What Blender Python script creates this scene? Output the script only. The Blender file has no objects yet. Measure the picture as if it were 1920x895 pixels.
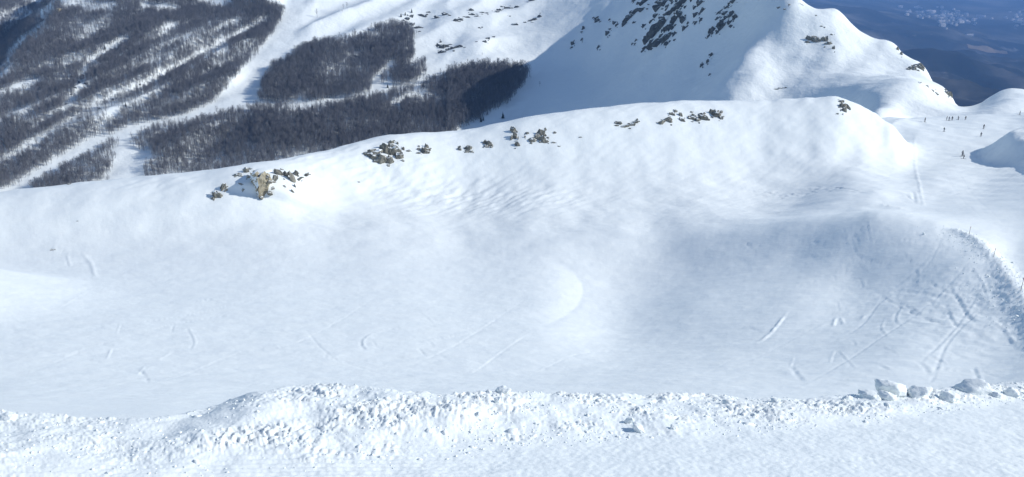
import bpy, bmesh, math, random
import numpy as np
from mathutils import Vector, Matrix

random.seed(7)
RNG = np.random.default_rng(7)
SC = bpy.context.scene
COL = SC.collection

# ------------------------------------------------------------------ camera
F_PX, W_PX, H_PX = 1507.0, 1920.0, 895.0
PITCH = math.radians(20.0)
cp, sp = math.cos(PITCH), math.sin(PITCH)
cam_data = bpy.data.cameras.new('camera')
cam_data.sensor_width = 36.0
cam_data.lens = 36.0 * F_PX / W_PX
cam_data.clip_start = 0.1
cam_data.clip_end = 60000
cam = bpy.data.objects.new('camera', cam_data)
cam.location = (0, 0, 0)
cam.rotation_euler = (math.radians(90) - PITCH, 0, 0)
COL.objects.link(cam)
SC.camera = cam

# ------------------------------------------------------------------ sky and sun
SUN_AZ, SUN_EL = math.radians(87.0), math.radians(29.5)
world = bpy.data.worlds.new('World')
SC.world = world
world.use_nodes = True
wn = world.node_tree
bg = wn.nodes['Background']
sky = wn.nodes.new('ShaderNodeTexSky')
sky.sky_type = 'NISHITA'
sky.sun_disc = False
sky.sun_elevation = SUN_EL
sky.sun_rotation = SUN_AZ
sky.altitude = 1800
sky.air_density = 1.0
sky.dust_density = 0.3
sky.ozone_density = 2.0
wn.links.new(sky.outputs['Color'], bg.inputs['Color'])
bg.inputs['Strength'].default_value = 0.125

sun_data = bpy.data.lights.new('sun', 'SUN')
sun_data.energy = 3.3
sun_data.angle = math.radians(0.5)
sun_data.color = (1.0, 0.972, 0.92)
sun = bpy.data.objects.new('sun', sun_data)
sdir = Vector((math.cos(SUN_EL) * math.sin(SUN_AZ), math.cos(SUN_EL) * math.cos(SUN_AZ), math.sin(SUN_EL)))
sun.rotation_euler = sdir.to_track_quat('Z', 'Y').to_euler()
sun.location = sdir * 300
COL.objects.link(sun)

SC.view_settings.view_transform = 'Standard'
SC.view_settings.look = 'None'
SC.view_settings.gamma = 1.0
SC.view_settings.use_curve_mapping = False
SC.view_settings.exposure = 0.31

# ------------------------------------------------------------------ helpers
def pix(px, py):
    """photo point -> (u, t): x/Y and z/Y of the ray through it"""
    dx = (np.asarray(px, float) - 960.0) / F_PX
    dy = (447.5 - np.asarray(py, float)) / F_PX
    t = (dy * cp - sp) / (cp + dy * sp)
    u = dx * (cp - t * sp)
    return u, t

def proj(x, y, z):
    fw = y * cp - z * sp
    up = y * sp + z * cp
    return 960 + F_PX * x / fw, 447.5 - F_PX * up / fw

def hash2(ix, iy, seed):
    h = (ix.astype(np.int64) * 374761393 + iy.astype(np.int64) * 668265263 + seed * 974634361) & 0xffffffff
    h = ((h ^ (h >> 13)) * 1274126177) & 0xffffffff
    return ((h ^ (h >> 16)) & 0xffff) / 65535.0

def noise(x, y, seed=0):
    """gradient noise about -1..1"""
    x = np.asarray(x, float); y = np.asarray(y, float)
    ix = np.floor(x); iy = np.floor(y)
    fx = x - ix; fy = y - iy
    sx = fx * fx * fx * (fx * (fx * 6 - 15) + 10)
    sy = fy * fy * fy * (fy * (fy * 6 - 15) + 10)
    def g(ax, ay):
        a = hash2(ix + ax, iy + ay, seed) * 6.2831853
        return np.cos(a) * (fx - ax) + np.sin(a) * (fy - ay)
    n0 = g(0, 0) * (1 - sx) + g(1, 0) * sx
    n1 = g(0, 1) * (1 - sx) + g(1, 1) * sx
    return (n0 * (1 - sy) + n1 * sy) * 1.5

def fbm(x, y, seed=0, octs=4, gain=0.5):
    a, s, tot = 1.0, 1.0, 0.0
    for o in range(octs):
        tot = tot + a * noise(x * s, y * s, seed + o * 17)
        a *= gain; s *= 2.03
    return tot

def sstep(a, b, x):
    t = np.clip((x - a) / (b - a), 0, 1)
    return t * t * (3 - 2 * t)

class Thin:
    """thin plate spline of t over (u, ln Y)"""
    def __init__(self, pts, vs=0.35, lam=3e-5):
        p = np.array(pts, float)
        self.vs = vs
        self.P = np.column_stack([p[:, 0], p[:, 1] * vs])
        n = len(p)
        A = np.zeros((n + 3, n + 3))
        A[:n, :n] = self.k(self.P[:, None, :] - self.P[None]) + lam * np.eye(n)
        A[:n, n] = 1; A[:n, n + 1:] = self.P
        A[n:, :n] = A[:n, n:].T
        b = np.zeros(n + 3); b[:n] = p[:, 2]
        self.w = np.linalg.solve(A, b)
    @staticmethod
    def k(d):
        r2 = (d ** 2).sum(-1)
        return 0.5 * r2 * np.log(r2 + 1e-12)
    def __call__(self, u, v):
        n = len(self.P)
        q = np.stack([u, v * self.vs], -1)
        out = np.full(u.shape, self.w[n]) + self.w[n + 1] * q[..., 0] + self.w[n + 2] * q[..., 1]
        for i in range(n):
            out += self.w[i] * self.k(q - self.P[i])
        return out

def resize(G, nr, nc):
    """bilinear upsample, grid corners aligned"""
    r = np.linspace(0, G.shape[0] - 1, nr); c = np.linspace(0, G.shape[1] - 1, nc)
    r0 = np.minimum(r.astype(int), G.shape[0] - 2); c0 = np.minimum(c.astype(int), G.shape[1] - 2)
    fr = (r - r0)[:, None]; fc = (c - c0)[None]
    a = G[r0][:, c0]; b = G[r0][:, c0 + 1]; d = G[r0 + 1][:, c0]; e = G[r0 + 1][:, c0 + 1]
    return (a * (1 - fc) + b * fc) * (1 - fr) + (d * (1 - fc) + e * fc) * fr

class Sheet:
    """terrain sheet: rows of constant Y, columns of constant x/Y"""
    def __init__(self, us, vs_):
        self.us, self.vs = us, vs_
        self.U, self.V = np.meshgrid(us, vs_)
        self.Y = np.exp(self.V); self.X = self.U * self.Y
        self.Z = None
    def z_at(self, x, y):
        x = np.asarray(x, float); y = np.asarray(y, float)
        u = x / y; v = np.log(y)
        r = np.clip(np.interp(v, self.vs, np.arange(len(self.vs))), 0, len(self.vs) - 1.001)
        c = np.clip(np.interp(u, self.us, np.arange(len(self.us))), 0, len(self.us) - 1.001)
        r0 = r.astype(int); c0 = c.astype(int); fr = r - r0; fc = c - c0
        Z = self.Z
        return ((Z[r0, c0] * (1 - fc) + Z[r0, c0 + 1] * fc) * (1 - fr)
                + (Z[r0 + 1, c0] * (1 - fc) + Z[r0 + 1, c0 + 1] * fc) * fr)
    def hit(self, px, py, ymin=0.0):
        """first point of the sheet that the ray through a photo point meets"""
        u, t = pix(px, py)
        c = np.clip(np.interp(u, self.us, np.arange(len(self.us))), 0, len(self.us) - 1.001)
        c0 = int(c); fc = c - c0
        T = (self.Z[:, c0] * (1 - fc) + self.Z[:, c0 + 1] * fc) / self.Y[:, 0]
        ok = np.nonzero((T >= t) & (self.Y[:, 0] >= ymin))[0]
        if len(ok) == 0:
            return None
        i = ok[0]
        y = self.Y[i, 0]
        if i > 0 and T[i - 1] < t:
            k = (t - T[i - 1]) / (T[i] - T[i - 1])
            y = math.exp(self.vs[i - 1] + k * (self.vs[i] - self.vs[i - 1]))
        return Vector((float(u * y), float(y), float(t * y)))
    def normal(self, x, y):
        e = max(0.02, y * 0.004)
        dx = float(self.z_at(x + e, y) - self.z_at(x - e, y)) / (2 * e)
        dy = float(self.z_at(x, y + e) - self.z_at(x, y - e)) / (2 * e)
        return Vector((-dx, -dy, 1)).normalized()
    def build(self, name, mat):
        nr, nc = self.Z.shape
        me = bpy.data.meshes.new(name)
        co = np.stack([self.X, self.Y, self.Z], -1).reshape(-1, 3).astype(np.float32)
        me.vertices.add(nr * nc)
        me.vertices.foreach_set('co', co.ravel())
        idx = np.arange(nr * nc).reshape(nr, nc)
        q = np.stack([idx[:-1, :-1], idx[:-1, 1:], idx[1:, 1:], idx[1:, :-1]], -1).reshape(-1, 4)
        n = len(q)
        me.loops.add(n * 4); me.polygons.add(n)
        me.loops.foreach_set('vertex_index', q.ravel().astype(np.int32))
        me.polygons.foreach_set('loop_start', np.arange(0, n * 4, 4, dtype=np.int32))
        me.polygons.foreach_set('use_smooth', np.ones(n, bool))
        me.update(calc_edges=True)
        me.materials.append(mat)
        o = bpy.data.objects.new(name, me)
        COL.objects.link(o)
        o['kind'] = 'structure'
        return o

def poly_dist(x, y, pts):
    """distance to a polyline in plan, and signed side (left +)"""
    best = np.full(x.shape, 1e9); side = np.zeros(x.shape)
    for (ax, ay), (bx_, by_) in zip(pts[:-1], pts[1:]):
        ex, ey = bx_ - ax, by_ - ay
        L = ex * ex + ey * ey + 1e-12
        k = np.clip(((x - ax) * ex + (y - ay) * ey) / L, 0, 1)
        dx, dy = x - ax - k * ex, y - ay - k * ey
        d = np.hypot(dx, dy)
        m = d < best
        best = np.where(m, d, best)
        side = np.where(m, ex * (y - ay) - ey * (x - ax), side)
    return best, np.sign(side)

def in_poly(px, py, poly):
    px = np.asarray(px); py = np.asarray(py)
    c = np.zeros(px.shape, bool)
    n = len(poly)
    for i in range(n):
        x0, y0 = poly[i]; x1, y1 = poly[(i + 1) % n]
        if y0 == y1: continue
        m = ((y0 > py) != (y1 > py)) & (px < (x1 - x0) * (py - y0) / (y1 - y0) + x0)
        c ^= m
    return c

# ------------------------------------------------------------------ materials
def new_mat(name):
    m = bpy.data.materials.new(name)
    m.use_nodes = True
    nt = m.node_tree
    return m, nt, nt.nodes['Principled BSDF']

def nd(nt, typ, **kw):
    n = nt.nodes.new(typ)
    for k, v in kw.items():
        setattr(n, k, v)
    return n

def snow_material(name, scales, strengths, dists, tint=(0.875, 0.91, 0.885)):
    m, nt, b = new_mat(name)
    tc = nd(nt, 'ShaderNodeTexCoord')
    prev = None
    for s, st, ds in zip(scales, strengths, dists):
        n = nd(nt, 'ShaderNodeTexNoise'); n.inputs['Scale'].default_value = s
        n.inputs['Detail'].default_value = 5; n.inputs['Roughness'].default_value = 0.6
        nt.links.new(tc.outputs['Object'], n.inputs['Vector'])
        bp = nd(nt, 'ShaderNodeBump'); bp.inputs['Strength'].default_value = st
        bp.inputs['Distance'].default_value = ds
        nt.links.new(n.outputs['Fac'], bp.inputs['Height'])
        if prev: nt.links.new(prev.outputs['Normal'], bp.inputs['Normal'])
        prev = bp
    n = nd(nt, 'ShaderNodeTexNoise'); n.inputs['Scale'].default_value = scales[0] * 0.35
    n.inputs['Detail'].default_value = 6
    nt.links.new(tc.outputs['Object'], n.inputs['Vector'])
    cr = nd(nt, 'ShaderNodeValToRGB')
    cr.color_ramp.elements[0].position = 0.3; cr.color_ramp.elements[1].position = 0.7
    cr.color_ramp.elements[0].color = (tint[0] * 0.955, tint[1] * 0.965, tint[2] * 0.98, 1)
    cr.color_ramp.elements[1].color = (*tint, 1)
    nt.links.new(n.outputs['Fac'], cr.inputs['Fac'])
    nt.links.new(cr.outputs['Color'], b.inputs['Base Color'])
    b.inputs['Roughness'].default_value = 0.65
    b.inputs['Specular IOR Level'].default_value = 0.25
    nt.links.new(prev.outputs['Normal'], b.inputs['Normal'])
    return m

M_SNOW = snow_material('snow', (1.1, 9.0, 60.0), (0.38, 0.18, 0.30), (0.14, 0.02, 0.006))
M_SNOW_BACK = snow_material('mountain_snow', (0.05, 0.3), (0.5, 0.4), (3.0, 0.8))
M_CLOD = snow_material('broken_snow', (14.0, 70.0), (0.5, 0.4), (0.03, 0.01))

# ------------------------------------------------------------------ near snowfield: bowl, ridge and piste
def D(px, py, Y):
    u, t = pix(px, py); return (float(u), math.log(Y), float(t))
def Z(px, py, z):
    u, t = pix(px, py); return (float(u), math.log(z / t), float(t))
def HID(px, Y, z):
    t = z / Y; u = (px - 960) / F_PX * (cp - t * sp); return (u, math.log(Y), t)

CREST = [(-160, 378, 150), (0, 362, 157), (40, 356, 158), (130, 345, 160), (270, 332, 163), (400, 318, 166), (520, 300, 171),
         (620, 280, 181), (700, 253, 190), (780, 247, 194), (860, 245, 199), (920, 232, 202), (1000, 216, 205),
         (1100, 203, 210), (1200, 192, 215), (1300, 187, 220), (1420, 188, 225), (1500, 182, 227), (1570, 179, 228),
         (1610, 195, 228), (1650, 220, 227), (1680, 243, 224)]
pts = []
_cx = np.array(CREST, float)
_xs = np.unique(np.concatenate([np.arange(-160, 1600, 44), [1570, 1590, 1610, 1630, 1650, 1665, 1680]]))
def _smooth(col):
    xx = np.arange(-160, 1681, 2.0); yy = np.interp(xx, _cx[:, 0], _cx[:, col])
    k = np.hanning(31); k /= k.sum()
    return np.interp(_xs, xx, np.convolve(np.pad(yy, 15, mode='edge'), k, 'valid'))
for (x, y, Y) in zip(_xs, _smooth(1), _smooth(2)):
    p = D(x, y, Y); pts.append(p)
    z = p[2] * Y
    k = sstep(1500, 1680, x)
    pts.append(HID(x, Y + 6, z - 2.0))
    pts.append(HID(x, Y + 22, z - 14 + 5 * k))
    if x < 1550:
        pts.append(HID(x, Y + 70, z - 50))
        pts.append(HID(x, 390, z - 120))
# face of the ridge and floor of the bowl
for x, y, Yc in zip(_xs, _smooth(1), _smooth(2)):
    u, t = pix(x, y); zc = float(t) * Yc
    sl = np.interp(x, [0, 400, 700, 1000, 1300, 1570, 1680], [.28, .38, .46, .45, .40, .40, .42])
    for dy_, mul in ((22, 0.55), (50, 0.8), (100, 1.0)):
        if x > 1600 and dy_ > 60: continue
        u, t = pix(x, y + dy_)
        pts.append((float(u), math.log((zc - sl * mul * Yc) / (t - sl * mul)), float(t)))
for x, y, Yc in zip(_xs, _smooth(1), _smooth(2)):       # floor of the bowl, left and middle
    if x > 1040: continue
    u, t = pix(x, y); zc = float(t) * Yc
    sl = np.interp(x, [0, 400, 700, 1000], [.28, .38, .46, .45])
    u, t = pix(x, y + 100); t = float(t)
    Yf = (zc - sl * Yc) / (t - sl); zf = t * Yf
    u, tn = pix(x, 704); zn = np.interp(x, [-160, 1040], [-31.0, -33.0]); Yn = zn / float(tn)
    sf, sn = 0.24, 0.34
    Yi = (zn + sn * Yn - zf + sf * Yf) / (sf + sn); zi = zf - sf * (Yf - Yi) - 1.6 * sstep(500, 1040, x)
    for k in (0.18, 0.36, 0.54, 0.72, 0.88, 1.0):
        Yk = (1 - k) ** 2 * Yf + 2 * k * (1 - k) * Yi + k * k * Yn; zk = (1 - k) ** 2 * zf + 2 * k * (1 - k) * zi + k * k * zn
        pts.append(HID(x, Yk, zk))
for c in [
          (1300, 385, -52.8), (1150, 430, -52.9), (1320, 450, -50.6), (1410, 427, -48.3), (1500, 411, -45.2), (1570, 405, -43.4), (1640, 401, -41.1), (1700, 405, -40.6), (1755, 418, -39.8), (1600, 450, -41.9), (1500, 470, -45.4), (1400, 485, -48.0), (1300, 500, -50.9), (1220, 515, -52.3), (1150, 530, -52.2), (1400, 530, -45.8), (1600, 520, -41.5),
          (1640, 365, -48), (1600, 320, -51.5), (1500, 560, -40.5), (1500, 650, -34.2), (1500, 710, -28), (1300, 570, -44.8),
          (1300, 640, -38.9), (1300, 710, -29.5), (1150, 625, -43.6), (1700, 530, -38.5), (1700, 640, -31), (1700, 710, -26.5), (1800, 560, -34.7),
          (1800, 440, -39.2), (1840, 470, -37.3), (1900, 545, -33.5), (2000, 640, -27), (1900, 640, -29.5), (1920, 710, -25),
          (1850, 400, -45), (1900, 470, -39.5), (2050, 520, -33), (2050, 420, -38),
          (1750, 330, -53), (1720, 390, -47.5), (1850, 340, -53), (1950, 330, -50), (1690, 290, -54), (1800, 290, -57), (1850, 260, -60), (1780, 225, -65), (1720, 250, -59),
          (1900, 225, -64), (2000, 230, -61), (2100, 300, -52), (1960, 270, -57), (1780, 217, -67), (1690, 223, -62), (1740, 226, -63.2), (1645, 229, -61.5), (1720, 234, -62), (1850, 215, -68), (1920, 212, -68), (2000, 210, -67)]:
    pts.append(Z(*c))
for (px, py, Yv) in ((1420, 412, 150), (1500, 403, 147), (1570, 397, 147), (1640, 394, 143), (1700, 397, 138), (1755, 408, 128), (1570, 375, 156)):
    pts.append(D(px, py, Yv))
for px in (0, 300, 600, 900, 1200, 1500, 1800):
    pts.append(Z(px, 760, -22.5)); pts.append(D(px, 805, 24))
pts.append(Z(-200, 640, -33)); pts.append(Z(-200, 470, -49)); pts.append(Z(-200, 760, -22))
pts.append(HID(1610, 300, -66)); pts.append(HID(1660, 330, -70)); pts.append(HID(1600, 340, -76))
for px in (1640, 1720, 1790, 1850, 1920, 2000, 2100):
    pts.append(HID(px, 362, -75)); pts.append(HID(px, 395, -92))
bowl = Thin(pts)

def ladder(y_fine, n):
    """rows: list of (Y0, Y1, count)"""
    out = []
    for (a, b, c) in n:
        out.append(np.linspace(math.log(a), math.log(b), c, endpoint=False))
    return np.concatenate(out + [[math.log(y_fine)]])

vs_near = ladder(395, [(1.2, 3.4, 12), (3.4, 10.6, 300), (10.6, 30, 22), (30, 150, 230), (150, 235, 165), (235, 345, 75), (345, 395, 8)])
us_near = np.concatenate([np.linspace(-1.6, -0.84, 40, endpoint=False), np.linspace(-0.84, 0.84, 960), np.linspace(0.84, 1.6, 41)[1:]])
NEAR = Sheet(us_near, vs_near)
cu = np.linspace(-0.84, 0.84, 150); cv = np.linspace(math.log(22), math.log(395), 260)
CU, CV = np.meshgrid(cu, cv)
TB = bowl(CU, CV)
_k = np.hanning(9)[1:-1]; _k /= _k.sum()
_sm = sum(_k[i] * np.pad(TB, ((0, 0), (3, 3)), mode='edge')[:, i:i + 150] for i in range(7))
_w = np.maximum(sstep(0.33, 0.25, CU), sstep(0.47, 0.41, CU) * sstep(math.log(180), math.log(165), CV))
TB = TB * (1 - _w) + _sm * _w
# cubic-smooth upsample of the spline onto the rows of the sheet
def sample_grid(G, u0, u1, v0, v1, U, V):
    r = np.clip((V - v0) / (v1 - v0) * (G.shape[0] - 1), 0, G.shape[0] - 1.001)
    c = np.clip((U - u0) / (u1 - u0) * (G.shape[1] - 1), 0, G.shape[1] - 1.001)
    def w(f): return [((-0.5 * f + 1) * f - 0.5) * f, ((1.5 * f - 2.5) * f) * f + 1, ((-1.5 * f + 2) * f + 0.5) * f, ((0.5 * f - 0.5) * f) * f]
    r0 = r.astype(int); c0 = c.astype(int); wr = w(r - r0); wc = w(c - c0)
    out = 0
    for i in range(4):
        ri = np.clip(r0 + i - 1, 0, G.shape[0] - 1)
        for j in range(4):
            cj = np.clip(c0 + j - 1, 0, G.shape[1] - 1)
            out = out + G[ri, cj] * wr[i] * wc[j]
    return out
T = sample_grid(TB, -0.84, 0.84, math.log(22), math.log(395), NEAR.U, NEAR.V)
X, Y = NEAR.X, NEAR.Y

# foreground: edge of the groomed run, a berm of ploughed snow and the lip beyond it
LIP = [(-300, 760, .08), (0, 768, .08), (150, 779, .08), (290, 787, .08), (350, 775, .08), (430, 750, .07), (500, 730, .06), (570, 719, .06), (640, 721, .06), (720, 728, .06), (850, 738, .06), (950, 733, .07),
       (1100, 736, .06), (1300, 739, .06), (1500, 745, .06), (1640, 737, .07), (1750, 730, .07), (1920, 715, .08), (2200, 690, .08)]
CS = 0.05
def mound(x, y): return 0.19 * sstep(-2.58, -2.0, x) * (1 - .97 * sstep(-1.2, 2.6, x))
lu, lY, lh = [], [], []
for (x, y, h) in LIP:
    u, t = pix(x, y); lu.append(float(u)); lh.append(h); yy = 6.5
    for _ in range(40): yy = 0.5 * yy + 0.5 * (1.7 - h - float(mound(u * yy, yy))) / (-t - 0.364 - CS * u)
    lY.append(yy)
u_ = NEAR.U
Ylip = np.interp(u_, lu, lY)
hlip = np.interp(u_, lu, lh)
GRO = [(-300, 930), (0, 905), (200, 893), (450, 882), (620, 866), (800, 848), (900, 838), (1200, 815), (1450, 800), (1650, 782), (1800, 762), (1920, 745), (2200, 715)]
gu, gY = [], []
for (x, y) in GRO:
    u, t = pix(x, y); gu.append(float(u)); gY.append((1.7 - .05) / (-t - 0.364 - CS * u))
Ygro = np.interp(u_, gu, gY) + 0.10 * fbm(X * 1.3, Y * 0.3, 5, 3)
berm = sstep(-0.15, 0.6, Y - Ygro)
rise = sstep(0.0, 1.0, (Y - Ygro) / np.maximum(Ylip - Ygro, 0.3))
z_fg = -1.7 - 0.364 * Y - CS * X + berm * (0.05 + (hlip - 0.05) * rise + mound(X, Y) * rise)
lipn = 0.04 * noise(X * 2.1, Y * 0.5, 77)
rgh = 0.25 + 0.75 * sstep(-0.35, 0.35, noise(X * 1.4, Y * 2.2, 15) + 0.4 * noise(X * 4.0, Y * 6.0, 16))
rgh *= (1 - 0.85 * np.exp(-((X + 2.3) / 0.38) ** 2) * sstep(0.2, 0.6, rise)) * (1 - 0.5 * sstep(-0.40, -0.50, u_))
def billow(k, sd_): return np.abs(noise(X * k + 0.3 * noise(X * k * .5, Y * k * .5, sd_ + 50), Y * k, sd_))
z_fg += berm * (0.030 * fbm(X * 1.7, Y * 1.7, 3, 3) + rgh * (0.030 * billow(7.0, 12) + 0.030 * billow(17.0, 13) + 0.020 * billow(40.0, 14) - 0.018) + 0.003 * noise(X * 60, Y * 60, 17))
# rows of the groomer's comb on the near run and the grain beside it
gl = (1 - berm) * sstep(0.10, -0.25, u_ + 0.02)
comb = np.sin((Y - X * 0.19 + 0.03 * noise(X * .8, Y * .8, 9)) * 2 * math.pi / 0.075)
z_fg += gl * 0.011 * comb * (0.65 + 0.5 * noise(X * 2.0, Y * 6.0, 19))
z_fg += (1 - berm) * (0.006 * fbm(X * 3, Y * 4, 21, 3) + 0.0035 * noise(X * 22, Y * 26, 22))
t_fg = z_fg / Y
vl = np.log(Ylip); vb = math.log(30.0)
t_lip = np.take_along_axis(t_fg, np.argmin(np.abs(NEAR.V - vl), 0)[None], 0)
s = np.clip((NEAR.V - vl) / (vb - vl), 0, 1)
t_b30 = T[np.argmin(np.abs(NEAR.vs - vb))][None]
t_hid = t_lip * (1 - s) + t_b30 * s - 0.16 * np.sin(np.pi * s) ** 0.8
Tn = np.where(NEAR.V < vl, t_fg, np.where(NEAR.V < vb, t_hid, T))
Zn = Tn * Y

# banks of snow on the right of the far run
def world_pts(lst):
    return [((float(pix(px, py)[0]) * Yv), Yv) for (px, py, Yv) in lst]
def bank(Zn, edge, height, wid, back, seed):
    e = world_pts(edge)
    m = (Y > 95) & (Y < 330) & (X > 40)
    x = X[m]; y = Y[m]
    d, sd = poly_dist(x + 0.5 * noise(x * .12, y * .12, seed), y + 0.5 * noise(x * .12, y * .12, seed + 1), e)
    d = d * sd
    h = height * sstep(-0.3, wid, d) * (1 - 0.9 * sstep(back * 0.5, back, d))
    h = h * (1 + 0.10 * noise(x * .12, y * .12, seed + 2)) + sstep(wid * .5, wid, d) * sstep(wid + 4, wid, d) * 0.35 * np.abs(noise(x * .9, y * .9, seed + 3))
    Zn[m] += h * (0.62 + 0.38 * sstep(196, 214, y))
bank(Zn, [(2170, 520, 100), (2060, 432, 128), (1985, 374, 153), (1940, 346, 168), (1915, 322, 190), (1900, 303, 206), (1845, 299, 214), (1832, 285, 224), (1835, 268, 236), (1880, 252, 255), (1930, 240, 270), (2300, 225, 290)][::-1], 6.2, 9.0, 90, 31)
# mound on the far run
mx, my = world_pts([(1690, 235, 290)])[0]
# windblown relief of the bowl
bm_ = sstep(30, 45, Y)
fade = np.clip(Y / 100, 0.3, 2.0)
Zn += bm_ * (0.13 * fbm(X * .05, Y * .07, 51, 3) + 0.05 * fbm(X * .35, Y * .6, 52, 4))
def spot(px, py, Yv, rx, ry):
    u, t = pix(px, py); x0 = float(u) * Yv
    return np.exp(-((X - x0) / rx) ** 2 - ((Y - Yv) / ry) ** 2)
# crease where the sunlit left floor meets the slope that faces away from the sun
def crease(path, h, L):
    e = world_pts([(px, py, NEAR_Y(px, py)) for (px, py) in path])
    d, sd = poly_dist(X, Y, e)
    end = np.minimum(np.hypot(X - e[0][0], Y - e[0][1]), np.hypot(X - e[-1][0], Y - e[-1][1]))
    return -h * np.exp(-d / L) * sstep(0, 14, end)
NEAR.Z = Zn
def NEAR_Y(px, py): return NEAR.hit(px, py, 30).y
Zn += crease([(1000, 470), (1030, 480), (1060, 497), (1080, 512), (1092, 530), (1093, 548), (1082, 570), (1060, 588), (1035, 602), (1005, 620)], 0.36, 4.2)
# bank on the left that faces the sun
xe = np.interp(Y, [60, 80, 92, 104, 114, 124], [-60, -58, -57, -60, -66, -80])
Zn += np.minimum(0.22 * np.logaddexp(0, (xe - X) / 2.6) * 2.6, 9) * sstep(55, 75, Y) * sstep(135, 112, Y)
# sastrugi under the ridge, wind ripples and avalanche runnels
sas = spot(740, 340, 176, 26, 9) + 0.6 * spot(950, 370, 170, 18, 8) + 0.5 * spot(300, 366, 160, 9, 4)
q = X * 0.75 + Y * 0.66
w_ = X * 0.66 - Y * 0.75
Zn += sas * 0.27 * noise(w_ * 0.75, q * 0.20, 61) + sas * 0.13 * noise(w_ * 1.9, q * .5, 62)
Zn += bm_ * 0.05 * sstep(140, 175, Y) * noise(w_ * 0.9, q * 0.15, 63)
# cornice lip and small steps along the crest
Zn += bm_ * sstep(120, 160, Y) * 0.22 * noise(X * .16, Y * .16, 66)
# messy snow beside the piste edge at the right, and along the thrown-up bank
edge = world_pts([(1795, 432, 111), (1830, 458, 105), (1870, 500, 92), (1905, 548, 75), (1960, 620, 58), (2050, 720, 40)])
m = (Y > 38) & (Y < 130) & (X > 15)
d, sd = poly_dist(X[m], Y[m], edge)
dd = d * sd          # left of the edge is the side of the bowl or the run
sgn = 1.0
lump = np.abs(noise(X[m] * 1.6, Y[m] * 1.6, 71)) + 0.7 * np.abs(noise(X[m] * 3.6, Y[m] * 3.6, 72))
Zn[m] += 0.42 * np.exp(-(d / 1.1) ** 2) + 0.18 * lump * np.exp(-((d) / 1.8) ** 2)
m2 = (Y > 45) & (Y < 125) & (X > 18)
mess = (spot(1880, 640, 64, 9, 14) + 0.8 * spot(1800, 560, 80, 8, 12) + 0.5 * spot(1780, 470, 104, 6, 8))[m2]
Zn[m2] += mess * (0.09 * noise(X[m2] * 1.1, Y[m2] * .5, 73) + 0.05 * noise(X[m2] * 2.4, Y[m2] * 1.2, 74))
NEAR.Z = Zn
# the step in the ridge where the rock pillar stands
_p = NEAR.hit(492, 368, 100)
NEAR.Z = Zn + 1.2 * np.exp(-((X - _p.x - .5) / 10.0) ** 2) * sstep(_p.y - .3, _p.y + 1.2, Y) * sstep(_p.y + 14, _p.y + 2, Y)

# ski tracks, furrows and thrown-up lines: (photo points, half width m, depth m, raised m)
def furrow(path, w, depth, raised):
    w3 = [NEAR.hit(px, py, 30) for (px, py) in path]
    w3 = [p for p in w3 if p is not None and p.y < 330]
    if len(w3) < 2: return
    P = np.array([(p.x, p.y) for p in w3])
    ext = np.vstack([2 * P[0] - P[1], P, 2 * P[-1] - P[-2]])
    out = []
    for i in range(1, len(ext) - 2):
        p0, p1, p2, p3 = ext[i - 1:i + 3]
        for k in np.linspace(0, 1, 6, endpoint=False):
            out.append(0.5 * ((2 * p1) + (p2 - p0) * k + (2 * p0 - 5 * p1 + 4 * p2 - p3) * k ** 2 + (3 * p1 - p0 - 3 * p2 + p3) * k ** 3))
    out.append(P[-1])
    out = np.array(out)
    pad = w * 5
    r0, r1 = np.searchsorted(NEAR.vs, [math.log(max(out[:, 1].min() - pad, 30)), math.log(out[:, 1].max() + pad)])
    uu = out[:, 0] / out[:, 1]
    c0, c1 = np.searchsorted(NEAR.us, [uu.min() - pad / out[:, 1].min(), uu.max() + pad / out[:, 1].min()])
    if r1 - r0 < 2 or c1 - c0 < 2: return
    x = X[r0:r1, c0:c1]; y = Y[r0:r1, c0:c1]
    d, sd = poly_dist(x, y, [tuple(p) for p in out])
    L = np.hypot(*(out[-1] - out[0])) + 1e-6
    end = np.minimum(np.hypot(x - out[0, 0], y - out[0, 1]), np.hypot(x - out[-1, 0], y - out[-1, 1]))
    tap = sstep(0, 0.25 * L, end) * 0.6 + 0.4
    brk = 0.65 + 0.6 * noise(x * 0.9, y * 0.9, 81)
    h = -depth * np.exp(-(d / w) ** 2) + raised * np.exp(-((d * sd - 1.5 * w) / (0.9 * w)) ** 2)
    NEAR.Z[r0:r1, c0:c1] += h * tap * np.clip(brk, 0, 1.3)
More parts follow.
